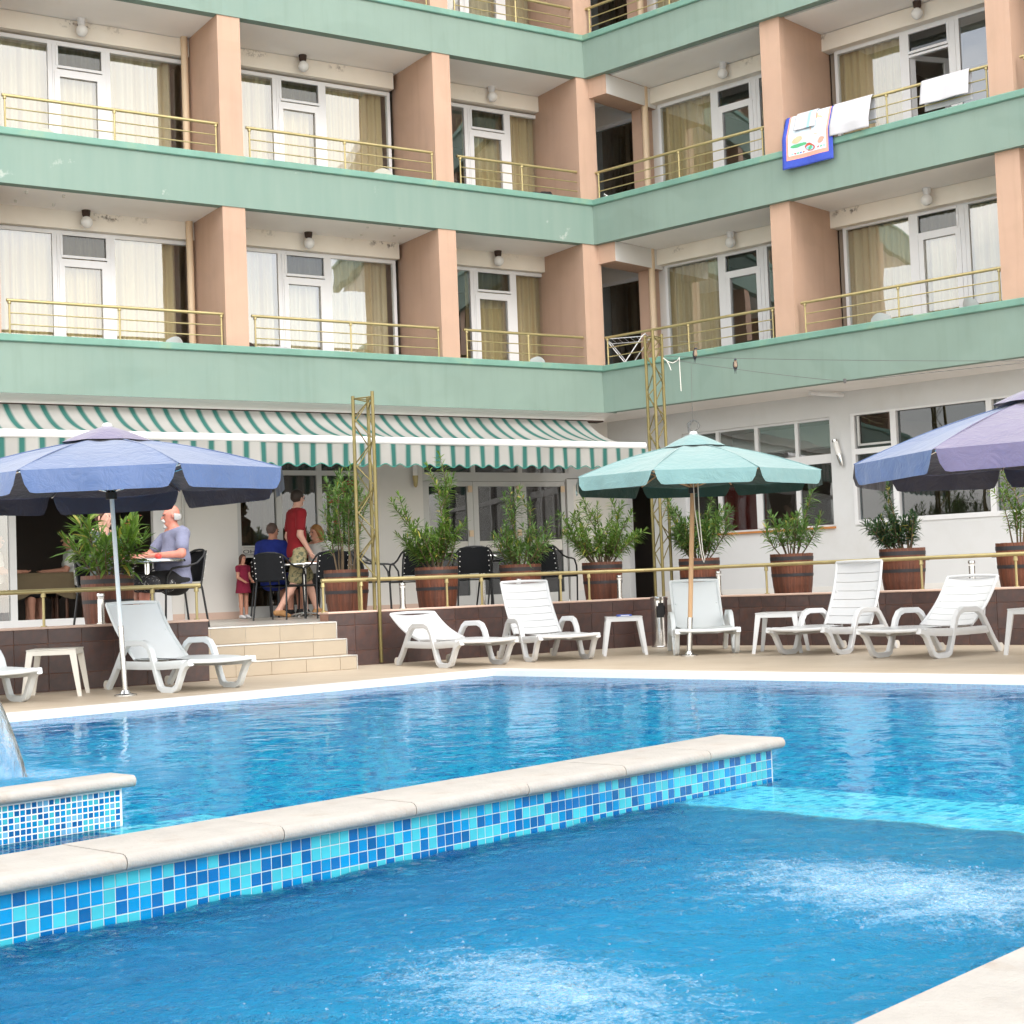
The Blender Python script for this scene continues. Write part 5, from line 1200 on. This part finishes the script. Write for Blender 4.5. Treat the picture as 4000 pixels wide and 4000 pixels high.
def surf_nets(D, org, vox):
    s = D < 0; sh = tuple(x-1 for x in D.shape); acc = np.zeros(sh+(3,)); cnt = np.zeros(sh)
    cn = [(i, j, k) for i in (0, 1) for j in (0, 1) for k in (0, 1)]
    def at(c): return D[c[0]:c[0]+sh[0], c[1]:c[1]+sh[1], c[2]:c[2]+sh[2]]
    for a in cn:
        for ax in range(3):
            if a[ax]: continue
            b = list(a); b[ax] = 1; va, vb = at(a), at(b); cr = (va < 0) != (vb < 0); t = np.where(cr, va/(va-vb+1e-12), 0)
            for c in range(3): acc[..., c] += np.where(cr, a[c]+(t if c == ax else 0), 0)
            cnt += cr
    act = cnt > 0; idx = np.full(sh, -1); idx[act] = np.arange(act.sum()); ijk = np.argwhere(act); V = (ijk+acc[act]/cnt[act][:, None])*vox+org
    F = []
    for ax in range(3):
        u, w = (ax+1) % 3, (ax+2) % 3
        sl0 = [slice(None)]*3; sl1 = [slice(None)]*3; sl0[ax] = slice(0, -1); sl1[ax] = slice(1, None); a, b = s[tuple(sl0)], s[tuple(sl1)]; E = np.argwhere(a != b)
        E = E[(E[:, u] > 0) & (E[:, w] > 0) & (E[:, u] < sh[u]) & (E[:, w] < sh[w])]
        if not len(E): continue
        fl = a[tuple(E.T)]; q = []
        for du, dw in ((1, 1), (0, 1), (0, 0), (1, 0)):
            c = E.copy(); c[:, u] -= du; c[:, w] -= dw; q.append(idx[tuple(c.T)])
        q = np.stack(q, 1); q[~fl] = q[~fl][:, ::-1]; F.append(q)
    return V, np.concatenate(F)
def sdf_obj(name, prims, mat, parent, vox=.011, infl=0, clips=(), k=.022, kind=None):
    D, o = sdf_grid(prims, vox, infl, clips, k); V, F = surf_nets(D, o, vox)
    me = bpy.data.meshes.new(name); me.from_pydata(V.tolist(), [], F.tolist()); me.materials.append(MAT[mat]); me.polygons.foreach_set('use_smooth', [True]*len(me.polygons)); me.update()
    return link(name, me, parent)
def V3(*a): return np.array(a, float)
def person(loc, rz, label, J, skin, top, bottom, shoe, hair, build=1.0, sleeve=.55, leg=.8, scale=1.0, hairkind='short', long=False, dress=False, moustache=None, sock=None, toplen=1.0):
    """ J: joints in local metres, facing -Y """
    T = thing('person', loc, rz, label, 'person', 'guests on the cafe terrace'); T.scale = (scale,)*3; b = build
    g = lambda k: V3(*J[k]); pel, chest, neck, head = g('pelvis'), g('chest'), g('neck'), g('head'); f = V3(*J.get('face', (0, -1, 0))); f /= np.linalg.norm(f); up = V3(0, 0, 1); rt = np.cross(f, up)
    torso = [(pel+V3(.055, 0, 0), .118*b, pel-V3(.055, 0, 0), .118*b), (pel, .125*b, (pel+chest)/2, .130*b, (1.15, .9, 1)), ((pel+chest)/2, .125*b, chest, .135, (1.15, .85, 1))]
    if b > 1.15: torso.append(((pel*.55+chest*.45)+V3(*J.get('belly', (0, -.09, -.02))), .13, (pel*.55+chest*.45), .12))
    sh = [g('shL'), g('shR')]; torso += [(chest+V3(0, 0, .05), .105, (sh[0]+chest)/2+V3(0, 0, .05), .085), (chest+V3(0, 0, .05), .105, (sh[1]+chest)/2+V3(0, 0, .05), .085), (chest+V3(0, 0, .04), .10, neck, .058)]
    prims = list(torso); arms = []; sleeves = []; legs = []; shorts = []; feet = []; low = []
    for s in 'LR':
        a, e, w = g('sh'+s), g('el'+s), g('wr'+s)
        arms += [(a, .056, e, .043), (e, .043, w, .028)]; m = a+(e-a)*sleeve; sleeves += [(a, .060, m, .056), ((a+chest)/2+V3(0, 0, .04), .075, a, .062)]
        d = (w-e)/np.linalg.norm(w-e); hd = V3(*J.get('hd'+s, d)); hd /= np.linalg.norm(hd); sd = np.cross(hd, up); sd = sd/np.linalg.norm(sd) if np.linalg.norm(sd) > .1 else V3(1, 0, 0); th = V3(*J['th'+s]) if 'th'+s in J else sd; pm_ = w+hd*.05
        arms += [(w, .027, w+hd*.085, .030, None, .01)]; nrm = np.cross(hd, sd)
        for i, (o, ln) in enumerate(((-.027, .060), (-.009, .072), (.009, .068), (.027, .054))):
            r0_ = w+hd*.085+sd*o; mk = r0_+hd*ln*.5-nrm*.004; arms += [(r0_, .0105, mk, .0098, None, .004), (mk, .0098, mk+hd*ln*.42-nrm*.018, .0085, None, .004)]
        tb = w+hd*.03+th*.026; arms += [(tb, .013, tb+th*.026+hd*.032, .011, None, .005), (tb+th*.026+hd*.032, .0108, tb+th*.030+hd*.062, .009, None, .004)]
        h, kn, an = g('hip'+s), g('kn'+s), g('an'+s); legs += [(h, .083*min(b, 1.12), kn, .056), (kn, .055, kn+(an-kn)*.35, .056), (kn+(an-kn)*.35, .056, an, .036)]
        low.append((h, .085*min(b, 1.12), h+(kn-h)*leg, .078+.015*(leg < 1)))
        fd = V3(*J.get('ft'+s, (0, -1, 0))); fd /= np.linalg.norm(fd); heel = an+V3(0, 0, -.035)-fd*.03; toe = an+V3(0, 0, -.052)+fd*.15; feet += [(an, .036, heel, .033), (heel, .033, toe, .026, (1, 1, .8)), (an, .036, (an+toe)/2, .032)]
    hc = head; headp = [(hc+up*.025, .078, hc+up*.028-f*.015, .082, (.92, 1, 1.12)), (hc-up*.045+f*.022, .052, hc-up*.08+f*.045, .030), (hc+f*.078+up*.012, .010, hc+f*.098-up*.016, .0145, None, .008), (hc-up*.062+f*.078, .012, hc-up*.062+f*.084, .010, (1.5, 1, .7), .006), (neck, .054, hc-up*.05-f*.01, .050)]
    for s in (-1, 1):
        headp += [(hc+rt*s*.078-f*.005+up*.018, .012, hc+rt*s*.080-f*.012-up*.02, .010, None, .006), (hc+rt*s*.03+f*.076+up*.035, .012, hc+rt*s*.045+f*.068+up*.036, .011, None, .008)]
    body = prims+arms+legs+feet+headp; B = sdf_obj('body', body, skin, T, .0105)
    for s in (-1, 1): MB().ball(hc+rt*s*.031+f*.083+up*.016, .009, 8).obj('eye', MAT['ink'], B, 'all')
    dn = -up
    if top:
        cl = []
        if not long: pass
        sdf_obj('shirt', torso+sleeves+([(pel+V3(.05, 0, -.05), .12*b, pel+V3(-.05, 0, -.05), .12*b)] if toplen >= 1 else []), top, T, .012, .014, [(neck-V3(0, 0, .005)-f*.0, up+f*.35), (pel-V3(0, 0, .10), dn)])
    if bottom: sdf_obj('trousers', [(pel+V3(.06, 0, -.02), .115*b, pel-V3(.06, 0, .02), .115*b)]+low, bottom, T, .012, .017, [(pel+V3(0, 0, .09), up)])
    if dress: sdf_obj('dress', torso+[(chest, .12, pel+V3(0, 0, -.02), .165), (pel, .165, pel+V3(0, 0, -.22), .20)]+[(s_[0], s_[1], s_[0]+(s_[2]-s_[0])*.6, s_[3]) for s_ in sleeves[0::2]], dress, T, .012, .012, [(neck, up), (pel-V3(0, 0, .24), dn)])
    if shoe: sdf_obj('shoes', feet, shoe, T, .010, .008, [(g('anL')+V3(0, 0, .02), up)])
    if hair and hairkind == 'short': sdf_obj('hair', [(hc+up*.035-f*.012, .082, hc+up*.038-f*.02, .084, (.95, 1.02, 1.1))], hair, T, .009, .008, [(hc+f*.05+up*.05, f*1.0-up*.75), (hc-up*.055-f*.05, dn-f*.1)])
    if hair and hairkind == 'shaved': sdf_obj('hair', [(hc+up*.030-f*.012, .080, hc+up*.030-f*.018, .083, (.94, 1.0, 1.1))], hair, T, .009, .003, [(hc+f*.02+up*.05, f*1.0-up*.6), (hc-up*.045, dn-f*.2)])
    if hair and hairkind == 'fringe': sdf_obj('hair', [(hc+up*.02-f*.02, .080, hc-up*.01-f*.03, .082, (.98, 1, 1.05))], hair, T, .008, .003, [(hc+up*.030, up-f*.1), (hc-f*.022, f), (hc-up*.05, dn)])
    if hair and hairkind == 'long':
        sdf_obj('hair', [(hc+up*.035-f*.012, .083, hc+up*.03-f*.02, .085, (.98, 1.02, 1.1)), (hc-f*.05, .075, hc-f*.075-up*.20, .055), (hc+rt*.06-f*.02, .045, hc+rt*.075-f*.03-up*.20, .035), (hc-rt*.06-f*.02, .045, hc-rt*.075-f*.03-up*.20, .035)], hair, T, .010, .006, [(hc+f*.045+up*.03, f-up*.5)])
    if moustache:
        sdf_obj('moustache', [(hc-up*.040+f*.086+rt*.004, .011, hc-up*.056+f*.076+rt*.034, .009), (hc-up*.040+f*.086-rt*.004, .011, hc-up*.056+f*.076-rt*.034, .009), (hc-up*.085+f*.07, .012, hc-up*.115+f*.066, .016)], moustache, T, .006, .003)
    return T
SEAT = dict(pelvis=(0, .02, .54), chest=(0, .05, .93), neck=(0, .03, 1.09), head=(0, .005, 1.22), shL=(.185, .05, 1.02), shR=(-.185, .05, 1.02), elL=(.25, -.06, .78), elR=(-.25, -.06, .78), wrL=(.20, -.29, .77), wrR=(-.20, -.29, .77),
            hipL=(.095, 0, .53), hipR=(-.095, 0, .53), knL=(.13, -.43, .50), knR=(-.13, -.43, .50), anL=(.13, -.40, .085), anR=(-.13, -.44, .085))
def J_(**k): d = dict(SEAT); d.update(k); return d
def at_px(xr, y):                                                    # ground position on the terrace from bearing (x/y) and distance
    return Vector((xr*y, y, ZT))
# --- left table: man in grey, companion behind the plant
pt = at_px(-.2385, 16.35); table(pt, 'round bistro table in front of the man in the grey shirt', .40, .74)
pg = at_px(-.2225, 16.72); rzg = radians(-52)
person(pg, rzg, 'bald man with white moustache in a grey T-shirt sitting at the left table', J_(face=(-.35, -1, -.12), elL=(.29, -.02, .80), elR=(-.27, -.14, .80), wrL=(.17, -.27, .79), wrR=(-.22, -.40, .79), knL=(.20, -.42, .50), knR=(-.20, -.42, .50), anL=(.2, -.42, .085), anR=(-.2, -.36, .085)), 'skin_red', 'shirt_grey', 'shorts_black', 'shoe_black', 'hair_white', 1.30, .62, .75, 1.0, 'fringe', moustache='hair_white')
chair(pg+Vector((.03, .02, 0)), rzg, 'black bistro chair under the man in the grey shirt')
pc = at_px(-.2655, 16.60); person(pc, radians(70), 'person with a raised forearm half hidden behind the left oleander', J_(elR=(-.30, -.16, .86), wrR=(-.26, -.20, 1.10), hdR=(.1, -.2, 1), face=(0, -1, 0)), 'skin_fair', 'shirt_dim', 'trouser_pattern', 'shoe_tan', 'hair_brown', 1.0, .55, 1.55, 1.0)
chair(pc, radians(70), 'black bistro chair behind the left oleander barrel'); 
tm = thing('tomato', pt+Vector((.13, -.05, .74)), 0, 'red tomato on the table beside the man in grey', 'food'); MB().ball((0, 0, .035), .038, 10, sz=.9).obj('fruit', MAT['tomato'], tm, 'all'); MB().lathe([(.012, .066), (.002, .074)], n=6).obj('stalk', MAT['leaf_mid'], tm)
sp = thing('plate', pt+Vector((.02, -.14, .741)), 0, 'flat pale plate on the table beside the man in grey', 'plate'); MB().lathe([(.001, .004), (.07, .004), (.105, .016), (.107, .013), (.07, 0), (.001, 0)], n=24, cap=False).obj('dish', MAT['plastic_white'], sp, True)
# --- group in front of the lettered window
ptb = at_px(-.1365, 21.3); table(ptb, 'round bistro table in front of the standing man', .38, .74)
pb = at_px(-.1560, 21.9); rzb = radians(155)
person(pb, rzb, 'seated man with shaved head in a blue T-shirt seen from behind', J_(face=(-.15, -1, -.2), elL=(.27, .03, .77), elR=(-.27, -.03, .77), wrR=(-.20, -.27, .77)), 'skin_tan', 'shirt_blue', 'shirt_blue', 'shoe_black', 'hair_grey', 1.14, .62, .8, 1.0, 'shaved')
chair(pb, rzb, 'black bistro chair under the man in the blue shirt')
pr = at_px(-.1405, 21.45)
person(pr, radians(118), 'standing man in a dark red T-shirt and camouflage shorts walking past the table', dict(pelvis=(0, 0, .93), chest=(0, .01, 1.33), neck=(0, 0, 1.50), head=(0, -.035, 1.645), face=(.35, -1, -.05), shL=(.19, .0, 1.43), shR=(-.19, .0, 1.43), elL=(.235, .05, 1.13), elR=(-.235, .04, 1.13), wrL=(.22, -.03, .89), wrR=(-.215, -.10, .90), hipL=(.095, 0, .90), hipR=(-.095, 0, .90), knL=(.10, -.17, .52), knR=(-.10, .08, .49), anL=(.10, -.30, .085), anR=(-.10, .34, .10), ftL=(0, -1, 0), ftR=(0, -1, -.15)), 'skin_fair', 'shirt_red', 'shorts_camo', 'shoe_tan', 'hair_dark', 1.0, .62, .85, 1.0)
pk_ = at_px(-.1765, 21.7)
person(pk_, radians(50), 'small girl with brown hair in a dark red dress standing beside the blue-shirted man', dict(pelvis=(0, 0, .93), chest=(0, .01, 1.30), neck=(0, 0, 1.45), head=(0, -.02, 1.62), shL=(.17, 0, 1.38), shR=(-.17, 0, 1.38), elL=(.20, -.03, 1.12), elR=(-.20, -.03, 1.12), wrL=(.15, -.20, 1.02), wrR=(-.15, -.20, 1.02), hipL=(.09, 0, .90), hipR=(-.09, 0, .90), knL=(.09, 0, .48), knR=(-.09, 0, .48), anL=(.09, 0, .085), anR=(-.09, 0, .085)), 'skin_tan', None, None, 'shoe_white', 'hair_brown', 1.0, .5, .8, .52, 'long', dress='dress_red')
pw = at_px(-.1285, 22.1)
person(pw, radians(-35), 'blonde woman in a white top sitting behind the standing man', J_(face=(-.2, -1, -.1)), 'skin_tan', 'shirt_white', 'shorts_black', 'shoe_black', 'hair_blonde', .95, .2, .9, .97, 'long')
chair(pw, radians(-35), 'black bistro chair under the blonde woman')
# --- free chairs and tables
for xr, y, rz, lb in ((-.1530, 19.6, 160, 'empty black bistro chair in front of the man in the blue shirt'), (-.1215, 19.7, 205, 'empty black bistro chair behind the barrel at the slender mast'),
                      (-.0895, 19.5, 80, 'empty black bistro chair just right of the slender mast'), (-.0655, 19.9, 200, 'empty black bistro chair left of the barrel behind the flat lounger'),
                      (-.0265, 20.3, 185, 'empty black bistro chair between the two middle barrels'), (-.0095, 20.5, 110, 'empty black bistro chair left of the two tiered oleander barrel'), (.0245, 20.6, 150, 'empty black bistro chair right of the two tiered oleander barrel')):
    chair(at_px(xr, y), radians(rz), lb)
table(at_px(-.0205, 20.75), 'round bistro table between the two middle barrels', .38, .74); table(at_px(-.1075, 20.4), 'round bistro table behind the slender lattice mast', .36, .74)
# --- inside the dark hall
pi1 = fA(-8.75, 2.4, ZT); person(pi1, radians(110), 'dim figure in a grey shirt seated inside the dark dining hall', J_(), 'skin_tan', 'shirt_white', 'shorts_black', 'shoe_black', 'hair_dark', 1.0, .6, 1.2)
pi2 = fA(-7.7, 2.6, ZT); person(pi2, radians(-70+0), 'dim figure in a pale shirt seated across the covered table in the dining hall', J_(), 'skin_tan', 'shirt_white', 'shorts_black', 'shoe_black', 'hair_dark', 1.0, .6, 1.2)
def hall_chair(p, rz, label):
    T = thing('dining_chair', p, rz, label, 'chair', 'wooden chairs in the dining hall')
    MB().bbox(-.21, .21, -.2, .21, .42, .45, .006).obj('seat', MAT['dark_wood'], T); MB().bbox(-.2, .2, .19, .22, .62, .92, .006).obj('backrest', MAT['dark_wood'], T)
    for a in (-1, 1): MB().tube([(a*.19, -.18, 0), (a*.19, -.18, .42)], .018, 6).obj('leg', MAT['dark_wood'], T); MB().tube([(a*.19, .2, 0), (a*.19, .205, .92)], .018, 6).obj('leg', MAT['dark_wood'], T)
hall_chair(pi1, radians(110), 'dark wooden chair under the figure at the left of the dining hall'); hall_chair(pi2, radians(-70), 'dark wooden chair under the figure in the pale shirt in the dining hall')
T = thing('dining_table', fA(-8.22, 2.5, ZT), ROT_A, 'square table with a draped beige cloth inside the dining hall', 'table'); MB().bbox(-.4, .4, -.4, .4, .72, .745, .004).obj('table_top', MAT['dark_wood'], T)
for a in (-1, 1):
    for b in (-1, 1): MB().tube([(a*.35, b*.35, 0), (a*.35, b*.35, .72)], .022, 6).obj('leg', MAT['dark_wood'], T)
def clf(i, j):
    a = 2*pi*i; sq = .43/max(abs(cos(a)), abs(sin(a))); r_ = min(1, j*2)*sq; dz = max(0, j-.5)*2*(.22+.16*abs(sin(2*a))**2); return Vector((r_*cos(a)*(1+.1*max(0, j-.5)), r_*sin(a)*(1+.1*max(0, j-.5)), .748-dz))
CL = MB().grid(clf, 64, 10).obj('tablecloth', MAT['tablecloth'], None, 'all', loc=fA(-8.22, 2.5, ZT), rz=ROT_A, label='beige tablecloth hanging to points over the dining hall table', cat='tablecloth')
# ------------------------------------------------------------------ towels on the middle storey railing, right wing
def towel(fr, t0, t1, n, ztop, front, back, mats, label, skew=0, wav=.012, bands=None, off=.0, out=0):
    o = fr((t0+t1)/2, n, ztop); rz = ROT_B; T = thing('towel', o, rz, label, 'towel', 'towels drying on the balcony railing'); L = t1-t0; R = .030+off
    def pf(i, j):
        x = (i-.5)*L; s = j*(front+back)-back
        if s < -R*1.57: q = Vector((x, R, s+R*1.57))
        elif s < R*1.57: a = s/R; q = Vector((x, -R*sin(a), R*cos(a)-0))
        else: q = Vector((x+skew*(s-R*1.57), -R-wav*sin(i*9+1)*(s/front)-.02*(s/front)-out*min(1, s/.36), -(s-R*1.57)))
        return q
    mb = MB(); NU, NV = 24, 40; mb.grid(pf, NU, NV)
    if bands:
        for f in range(len(mb.f)):
            i = (f % NU+.5)/NU; j = (f//NU+.5)/NV; mb.mi[f] = bands(i, j)
    c = mb.obj('cloth', [MAT[m] for m in mats], T, 'all'); md = c.modifiers.new('t', 'SOLIDIFY'); md.thickness = .006
    return T, pf
kz = PSH[1]+.092+.445+.0; nr_ = .1+BOFF[1]
fb = .80; bk_ = .35
def beach(i, j):
    s = j*(fb+bk_)-bk_; v = s/fb
    if v > .86 or i < .07 or i > .93: return 0
    if v > .80 or i < .12 or i > .88: return 1
    return 2
T, pf = towel(fB, 3.56, 4.37, nr_, kz, fb, bk_, ('towel_blue', 'towel_pink', 'towel_sky'), 'printed beach towel with a blue border hanging over the middle balcony railing', .0, .012, beach, 0, .13)
def blob(cx, cy, rx, ry, m, seed, nm='print'):
    r = random.Random(seed); pts = []
    for k in range(16):
        a = 2*pi*k/16; q = 1+.22*sin(a*2+seed)+r.uniform(-.12, .12); i = cx+rx*q*cos(a); v = cy+ry*q*sin(a); j = (v*fb+bk_)/(fb+bk_); p = pf(i, j); pts.append(p+Vector((0, -.007-.0008*(seed % 5), 0)))
    MB().add(pts, [tuple(range(16))]).obj(nm, MAT[m], T)
blob(.66, .30, .11, .24, 'towel_sand', 1); blob(.32, .62, .13, .04, 'towel_green', 2); blob(.30, .52, .10, .06, 'towel_sand', 3); blob(.78, .62, .07, .05, 'towel_pink', 4); blob(.55, .70, .10, .07, 'towel_red', 6); blob(.55, .71, .07, .05, 'towel_aqua', 7); blob(.56, .71, .035, .04, 'towel_green', 9)
for k in range(5): blob(.20+.055*k, .755, .02, .014, ['towel_aqua', 'towel_red', 'towel_green', 'towel_blue', 'towel_red'][k], 12+k)
for k in range(3): blob(.72+.06*k, .735-.0, .02, .014, ['towel_red', 'towel_green', 'towel_aqua'][k], 22+k)
towel(fB, 3.74, 4.08, nr_, kz+.004, .30, .25, ('cotton_white', 'towel_aqua'), 'small pale striped towel hung over the printed beach towel', .05, .01, lambda i, j: 1 if .62 < i < .74 else 0, .012, .13)
towel(fB, 4.33, 4.93, nr_, kz+.002, .50, .4, ('cotton_white',), 'white towel hanging next to the printed beach towel', .0, .012, None, .006, .12)
towel(fB, 5.66, 6.34, nr_, kz, .36, .42, ('cotton_white',), 'separate white towel on the right half of the balcony railing', .0, .016, None, .0, .05)
# ------------------------------------------------------------------ drying racks, balcony chairs, odds and ends
def rack(p, rz, label, h=.95):
    T = thing('drying_rack', p, rz, label, 'drying rack', 'folding drying racks on the corner balconies'); m = MAT['paint_white']
    for s in (-1, 1):
        MB().tube([(-.42, s*.27, 0), (.30, s*.27, h), (.34, s*.24, h+.03)], .009, 8).obj('leg_frame', m, T, True); MB().tube([(.42, s*.26, 0), (-.30, s*.26, h), (-.34, s*.23, h+.03)], .009, 8).obj('leg_frame', m, T, True)
    for x, z_ in ((.34, h+.03), (-.34, h+.03), (.42, .02), (-.42, .02)): MB().tube([(x, -.25, z_), (x, .25, z_)], .009, 8).obj('cross_tube', m, T, True)
    for k in range(7): x = -.30+.1*k; MB().tube([(x, -.26, h-.01), (x, .26, h-.01)], .003, 5).obj('line', m, T)
    for s in (-1, 1): MB().tube([(-.33, s*.26, h-.01), (.33, s*.26, h-.01)], .006, 6).obj('edge_rod', m, T)
rack(fB(.02, .62, FLOORZ[0]), ROT_B+.5, 'white folding drying rack on the lower corner balcony behind the tall mast', .98)
rack(fB(.12, .62, FLOORZ[1]), ROT_B+.7, 'white folding drying rack on the middle corner balcony, lying low behind the parapet', .60)
def mono(p, rz, label, m='plastic_white'):
    T = thing('garden_chair', p, rz, label, 'chair', 'plastic chairs on the balconies'); M = MAT[m]
    f = lambda i, j: Vector(((i-.5)*.44, -.2+.42*j, .42-.02*sin(pi*i))); q = MB().grid(f, 8, 8); q.grid(lambda i, j: f(1-i, j)-Vector((0, 0, .02)), 8, 8); q.obj('seat', M, T, True)
    bf = lambda i, j: Vector(((i-.5)*.44*(1-.35*j*j), .21+.12*j+.04*sin(pi*i), .44+.42*j-.06*j*(2*i-1)**2)); q = MB()
    q.grid(bf, 14, 8); q.grid(lambda i, j: bf(1-i, j)+Vector((0, .015, 0)), 14, 8); q.obj('backrest', M, T, True)
    for s in (-1, 1):
        MB().tube([(s*.25, -.22, 0), (s*.24, -.19, .45), (s*.25, -.15, .60), (s*.25, .1, .64), (s*.22, .24, .62)], .02, 8).obj('arm_leg', M, T, True); MB().tube([(s*.24, .28, 0), (s*.21, .2, .42)], .02, 8).obj('leg', M, T, True)
mono(fA(-8.55, .60, FLOORZ[1]-.24), ROT_A+pi, 'white plastic chair on the leftmost middle balcony', 'plastic_cream')
mono(fA(-3.55, .55, FLOORZ[1]-.22), ROT_A+pi-.3, 'white plastic chair on the second middle balcony from the left', 'plastic_cream')
mono(fA(-1.05, .60, FLOORZ[0]-.22), ROT_A+pi, 'white plastic chair on the lower balcony left of the inner corner')
mono(fB(4.75, .60, FLOORZ[0]-.20), ROT_B+pi, 'white plastic chair on the second lower balcony of the right wing')
mono(fB(6.2, .60, FLOORZ[0]-.18), ROT_B+pi-.5, 'white plastic chair at the right end of the second lower balcony of the right wing')
mono(fA(-7.0, .60, FLOORZ[0]-.22), ROT_A+pi+.4, 'white plastic chair on the leftmost lower balcony')
T = thing('bag', fA(-.85, .16, PSH[1]+.02), ROT_A, 'black bag slumped on the middle parapet left of the inner corner', 'bag'); sdf_obj('body', [((-.20, 0, .09), .05, (.15, .02, .08), .055), ((0, 0, .09), .06, (.18, 0, .06), .05), ((-.05, 0, .13), .03, (.1, 0, .14), .03)], 'bag_black', T, .012)
T = thing('bag', fA(-2.42, .20, PSH[1]+.0), ROT_A, 'black bag beside the pillar on the middle balcony', 'bag'); sdf_obj('body', [((0, 0, .08), .07, (.02, 0, .16), .03), ((.03, 0, .08), .06, (.10, 0, .07), .05)], 'bag_black', T, .012)
T = thing('bag', fA(-5.83, .28, PSH[0]+.02), ROT_A, 'dark round pannier beside the first pillar on the lower balcony', 'bag'); sdf_obj('body', [((0, 0, .09), .08, (.03, 0, .10), .08)], 'rusty', T, .012)
# cloth over the railing bottom, lower storey second balcony
T = thing('cloth', fA(-5.35, .42, PSH[0]+.0), ROT_A, 'crumpled white cloth behind the lower railing at the first pillar', 'cloth'); sdf_obj('fabric', [((-.2, 0, .08), .07, (.2, 0, .10), .08), ((-.1, .02, .14), .05, (.15, .02, .15), .045)], 'cotton_white', T, .014)
# ------------------------------------------------------------------ wires, rope, swallows
W0 = fA(-1.60, -3.54, 3.66)
def wire(pts, label, r=.0035):
    T = thing('cable', pts[0], 0, label, 'cable', 'cables strung from the tall mast'); o = Vector(pts[0]); MB().tube([Vector(p)-o for p in pts], r, 6).obj('strand', MAT['wire'], T)
def sag(a, b, s, n=12): a, b = Vector(a), Vector(b); return [a.lerp(b, i/n)-Vector((0, 0, s*4*(i/n)*(1-i/n))) for i in range(n+1)]
def pxd(x, y, d):                                                    # bearing and distance to a point in the air
    v = _f*6002.7+_r*(x-2000)-_u*(y-2000); v = v/v.y; return Vector((0, 0, .85))+v*d
A1 = pxd(2592, 1392, 19.35); A2 = pxd(4060, 1409, 16.2)
wire(sag(A1, A2, .02), 'upper thin cable running from the tall mast to the right edge')
K = pxd(3300, 1490, 18.6); wire(sag(pxd(2592, 1400, 19.35), K, .02), 'lower thin cable sloping from the tall mast to the clip'); wire(sag(K, pxd(4060, 1411, 17.0), .0), 'lower thin cable rising from the clip to the right edge')
T = thing('cable_clip', K, 0, 'small dark clip joining the two lower cables', 'clip'); MB().lathe([(.012, -.02), (.02, 0), (.022, .03), (.01, .035)], n=8).obj('body', MAT['wire'], T)
wire([pxd(2700, 1425, 18.9), pxd(2703, 1560, 18.0), pxd(2707, 1640, 17.0)], 'thin vertical wire from the lower cable to the mint parasol top', .0025)
T = thing('wire_loop', pxd(2707, 1642, 16.95), 0, 'tangled wire loop above the mint parasol', 'wire'); r = random.Random(2)
for k in range(4):
    ph = r.uniform(0, 6); MB().tube([(.06*cos(a/12*2*pi+ph)*r.uniform(.8, 1.2), .04*sin(a/12*2*pi), -.06-.06*sin(a/12*2*pi+ph)) for a in range(13)], .002, 5).obj('strand', MAT['wire'], T)
MB().tube([(-.055, 0, -.13), (-.05, 0, -.06), (-.02, 0, -.01), (.0, 0, .0)], .010, 6).obj('hook', MAT['wire'], T)
ro = pxd(2590, 1398, 19.3); T = thing('rope', ro, 0, 'frayed white rope ends hanging from the tall mast', 'rope'); q = MB().tube([(0, 0, 0), (.06, 0, -.05), (.12, 0, -.07), (.18, 0, -.04), (.205, 0, -.0), (.205, 0, -.15), (.21, 0, -.43)], .006, 6); q.tube([(.04, 0, -.03), (.075, 0, -.10), (.095, 0, -.16)], .006, 6); q.obj('strand', MAT['rope'], T)
cr = Vector((1.88, 16.88, 0)); T = thing('rope', cr+Vector((.17, -.05, 1.85)), 0, 'looped white pull cord hanging beside the mint parasol pole', 'rope')
MB().tube([(-.05, 0, .05), (-.045, 0, -.25), (.0, 0, -.70), (.015, 0, -.80), (.03, 0, -.835), (.04, 0, -.80), (.02, 0, -.70), (.0, 0, -.3), (.0, 0, .05)], .006, 6).obj('cord', MAT['rope'], T)
def swallow(p, rz, label):
    T = thing('swallow', p, rz, label, 'bird', 'swallows perched on the cables'); B = sdf_obj('body', [((0, 0, .035), .022, (0, -.002, .075), .017), ((0, -.004, .098), .016, (0, -.010, .10), .015), ((0, -.024, .099), .005, (0, -.034, .097), .002, None, .004)], 'swallow_pale', T, .004, 0, (), .01)
    sdf_obj('head', [((0, -.004, .100), .0165, (0, -.008, .104), .0155), ((0, -.024, .0995), .0052, (0, -.034, .0975), .002, None, .004)], 'swallow_dark', T, .004, .001, [((0, 0, .088), (0, 0, -1))], .006)
    for s in (-1, 1):
        MB().tube([(s*.018, .012, .085), (s*.022, .018, .04), (s*.010, .026, -.02)], [.007, .010, .002], 6).obj('wing', MAT['swallow_dark'], T, True); MB().tube([(s*.004, .018, .02), (s*.009, .03, -.06)], [.007, .0015], 5).obj('tail_feather', MAT['swallow_dark'], T, True); MB().tube([(s*.007, 0, .02), (s*.007, 0, -.001)], .002, 4).obj('leg', MAT['swallow_dark'], T)
    T.scale = (1.05,)*3
def on(a, b, x):                                                      # point of a straight cable at a bearing
    for i in range(200):
        p = a.lerp(b, i/199)
        v = p-Vector((0, 0, .85)); px = 2000+6002.7*(v@_r)/(v@_f)
        if px >= x: return p
    return b
swallow(on(A1, A2, 2716)+Vector((0, 0, -.012)), radians(20), 'swallow perched on the upper cable beside the tall mast')
swallow(on(pxd(2592, 1400, 19.35), K, 2872)+Vector((0, 0, -.015)), radians(0), 'swallow perched on the lower cable further right')
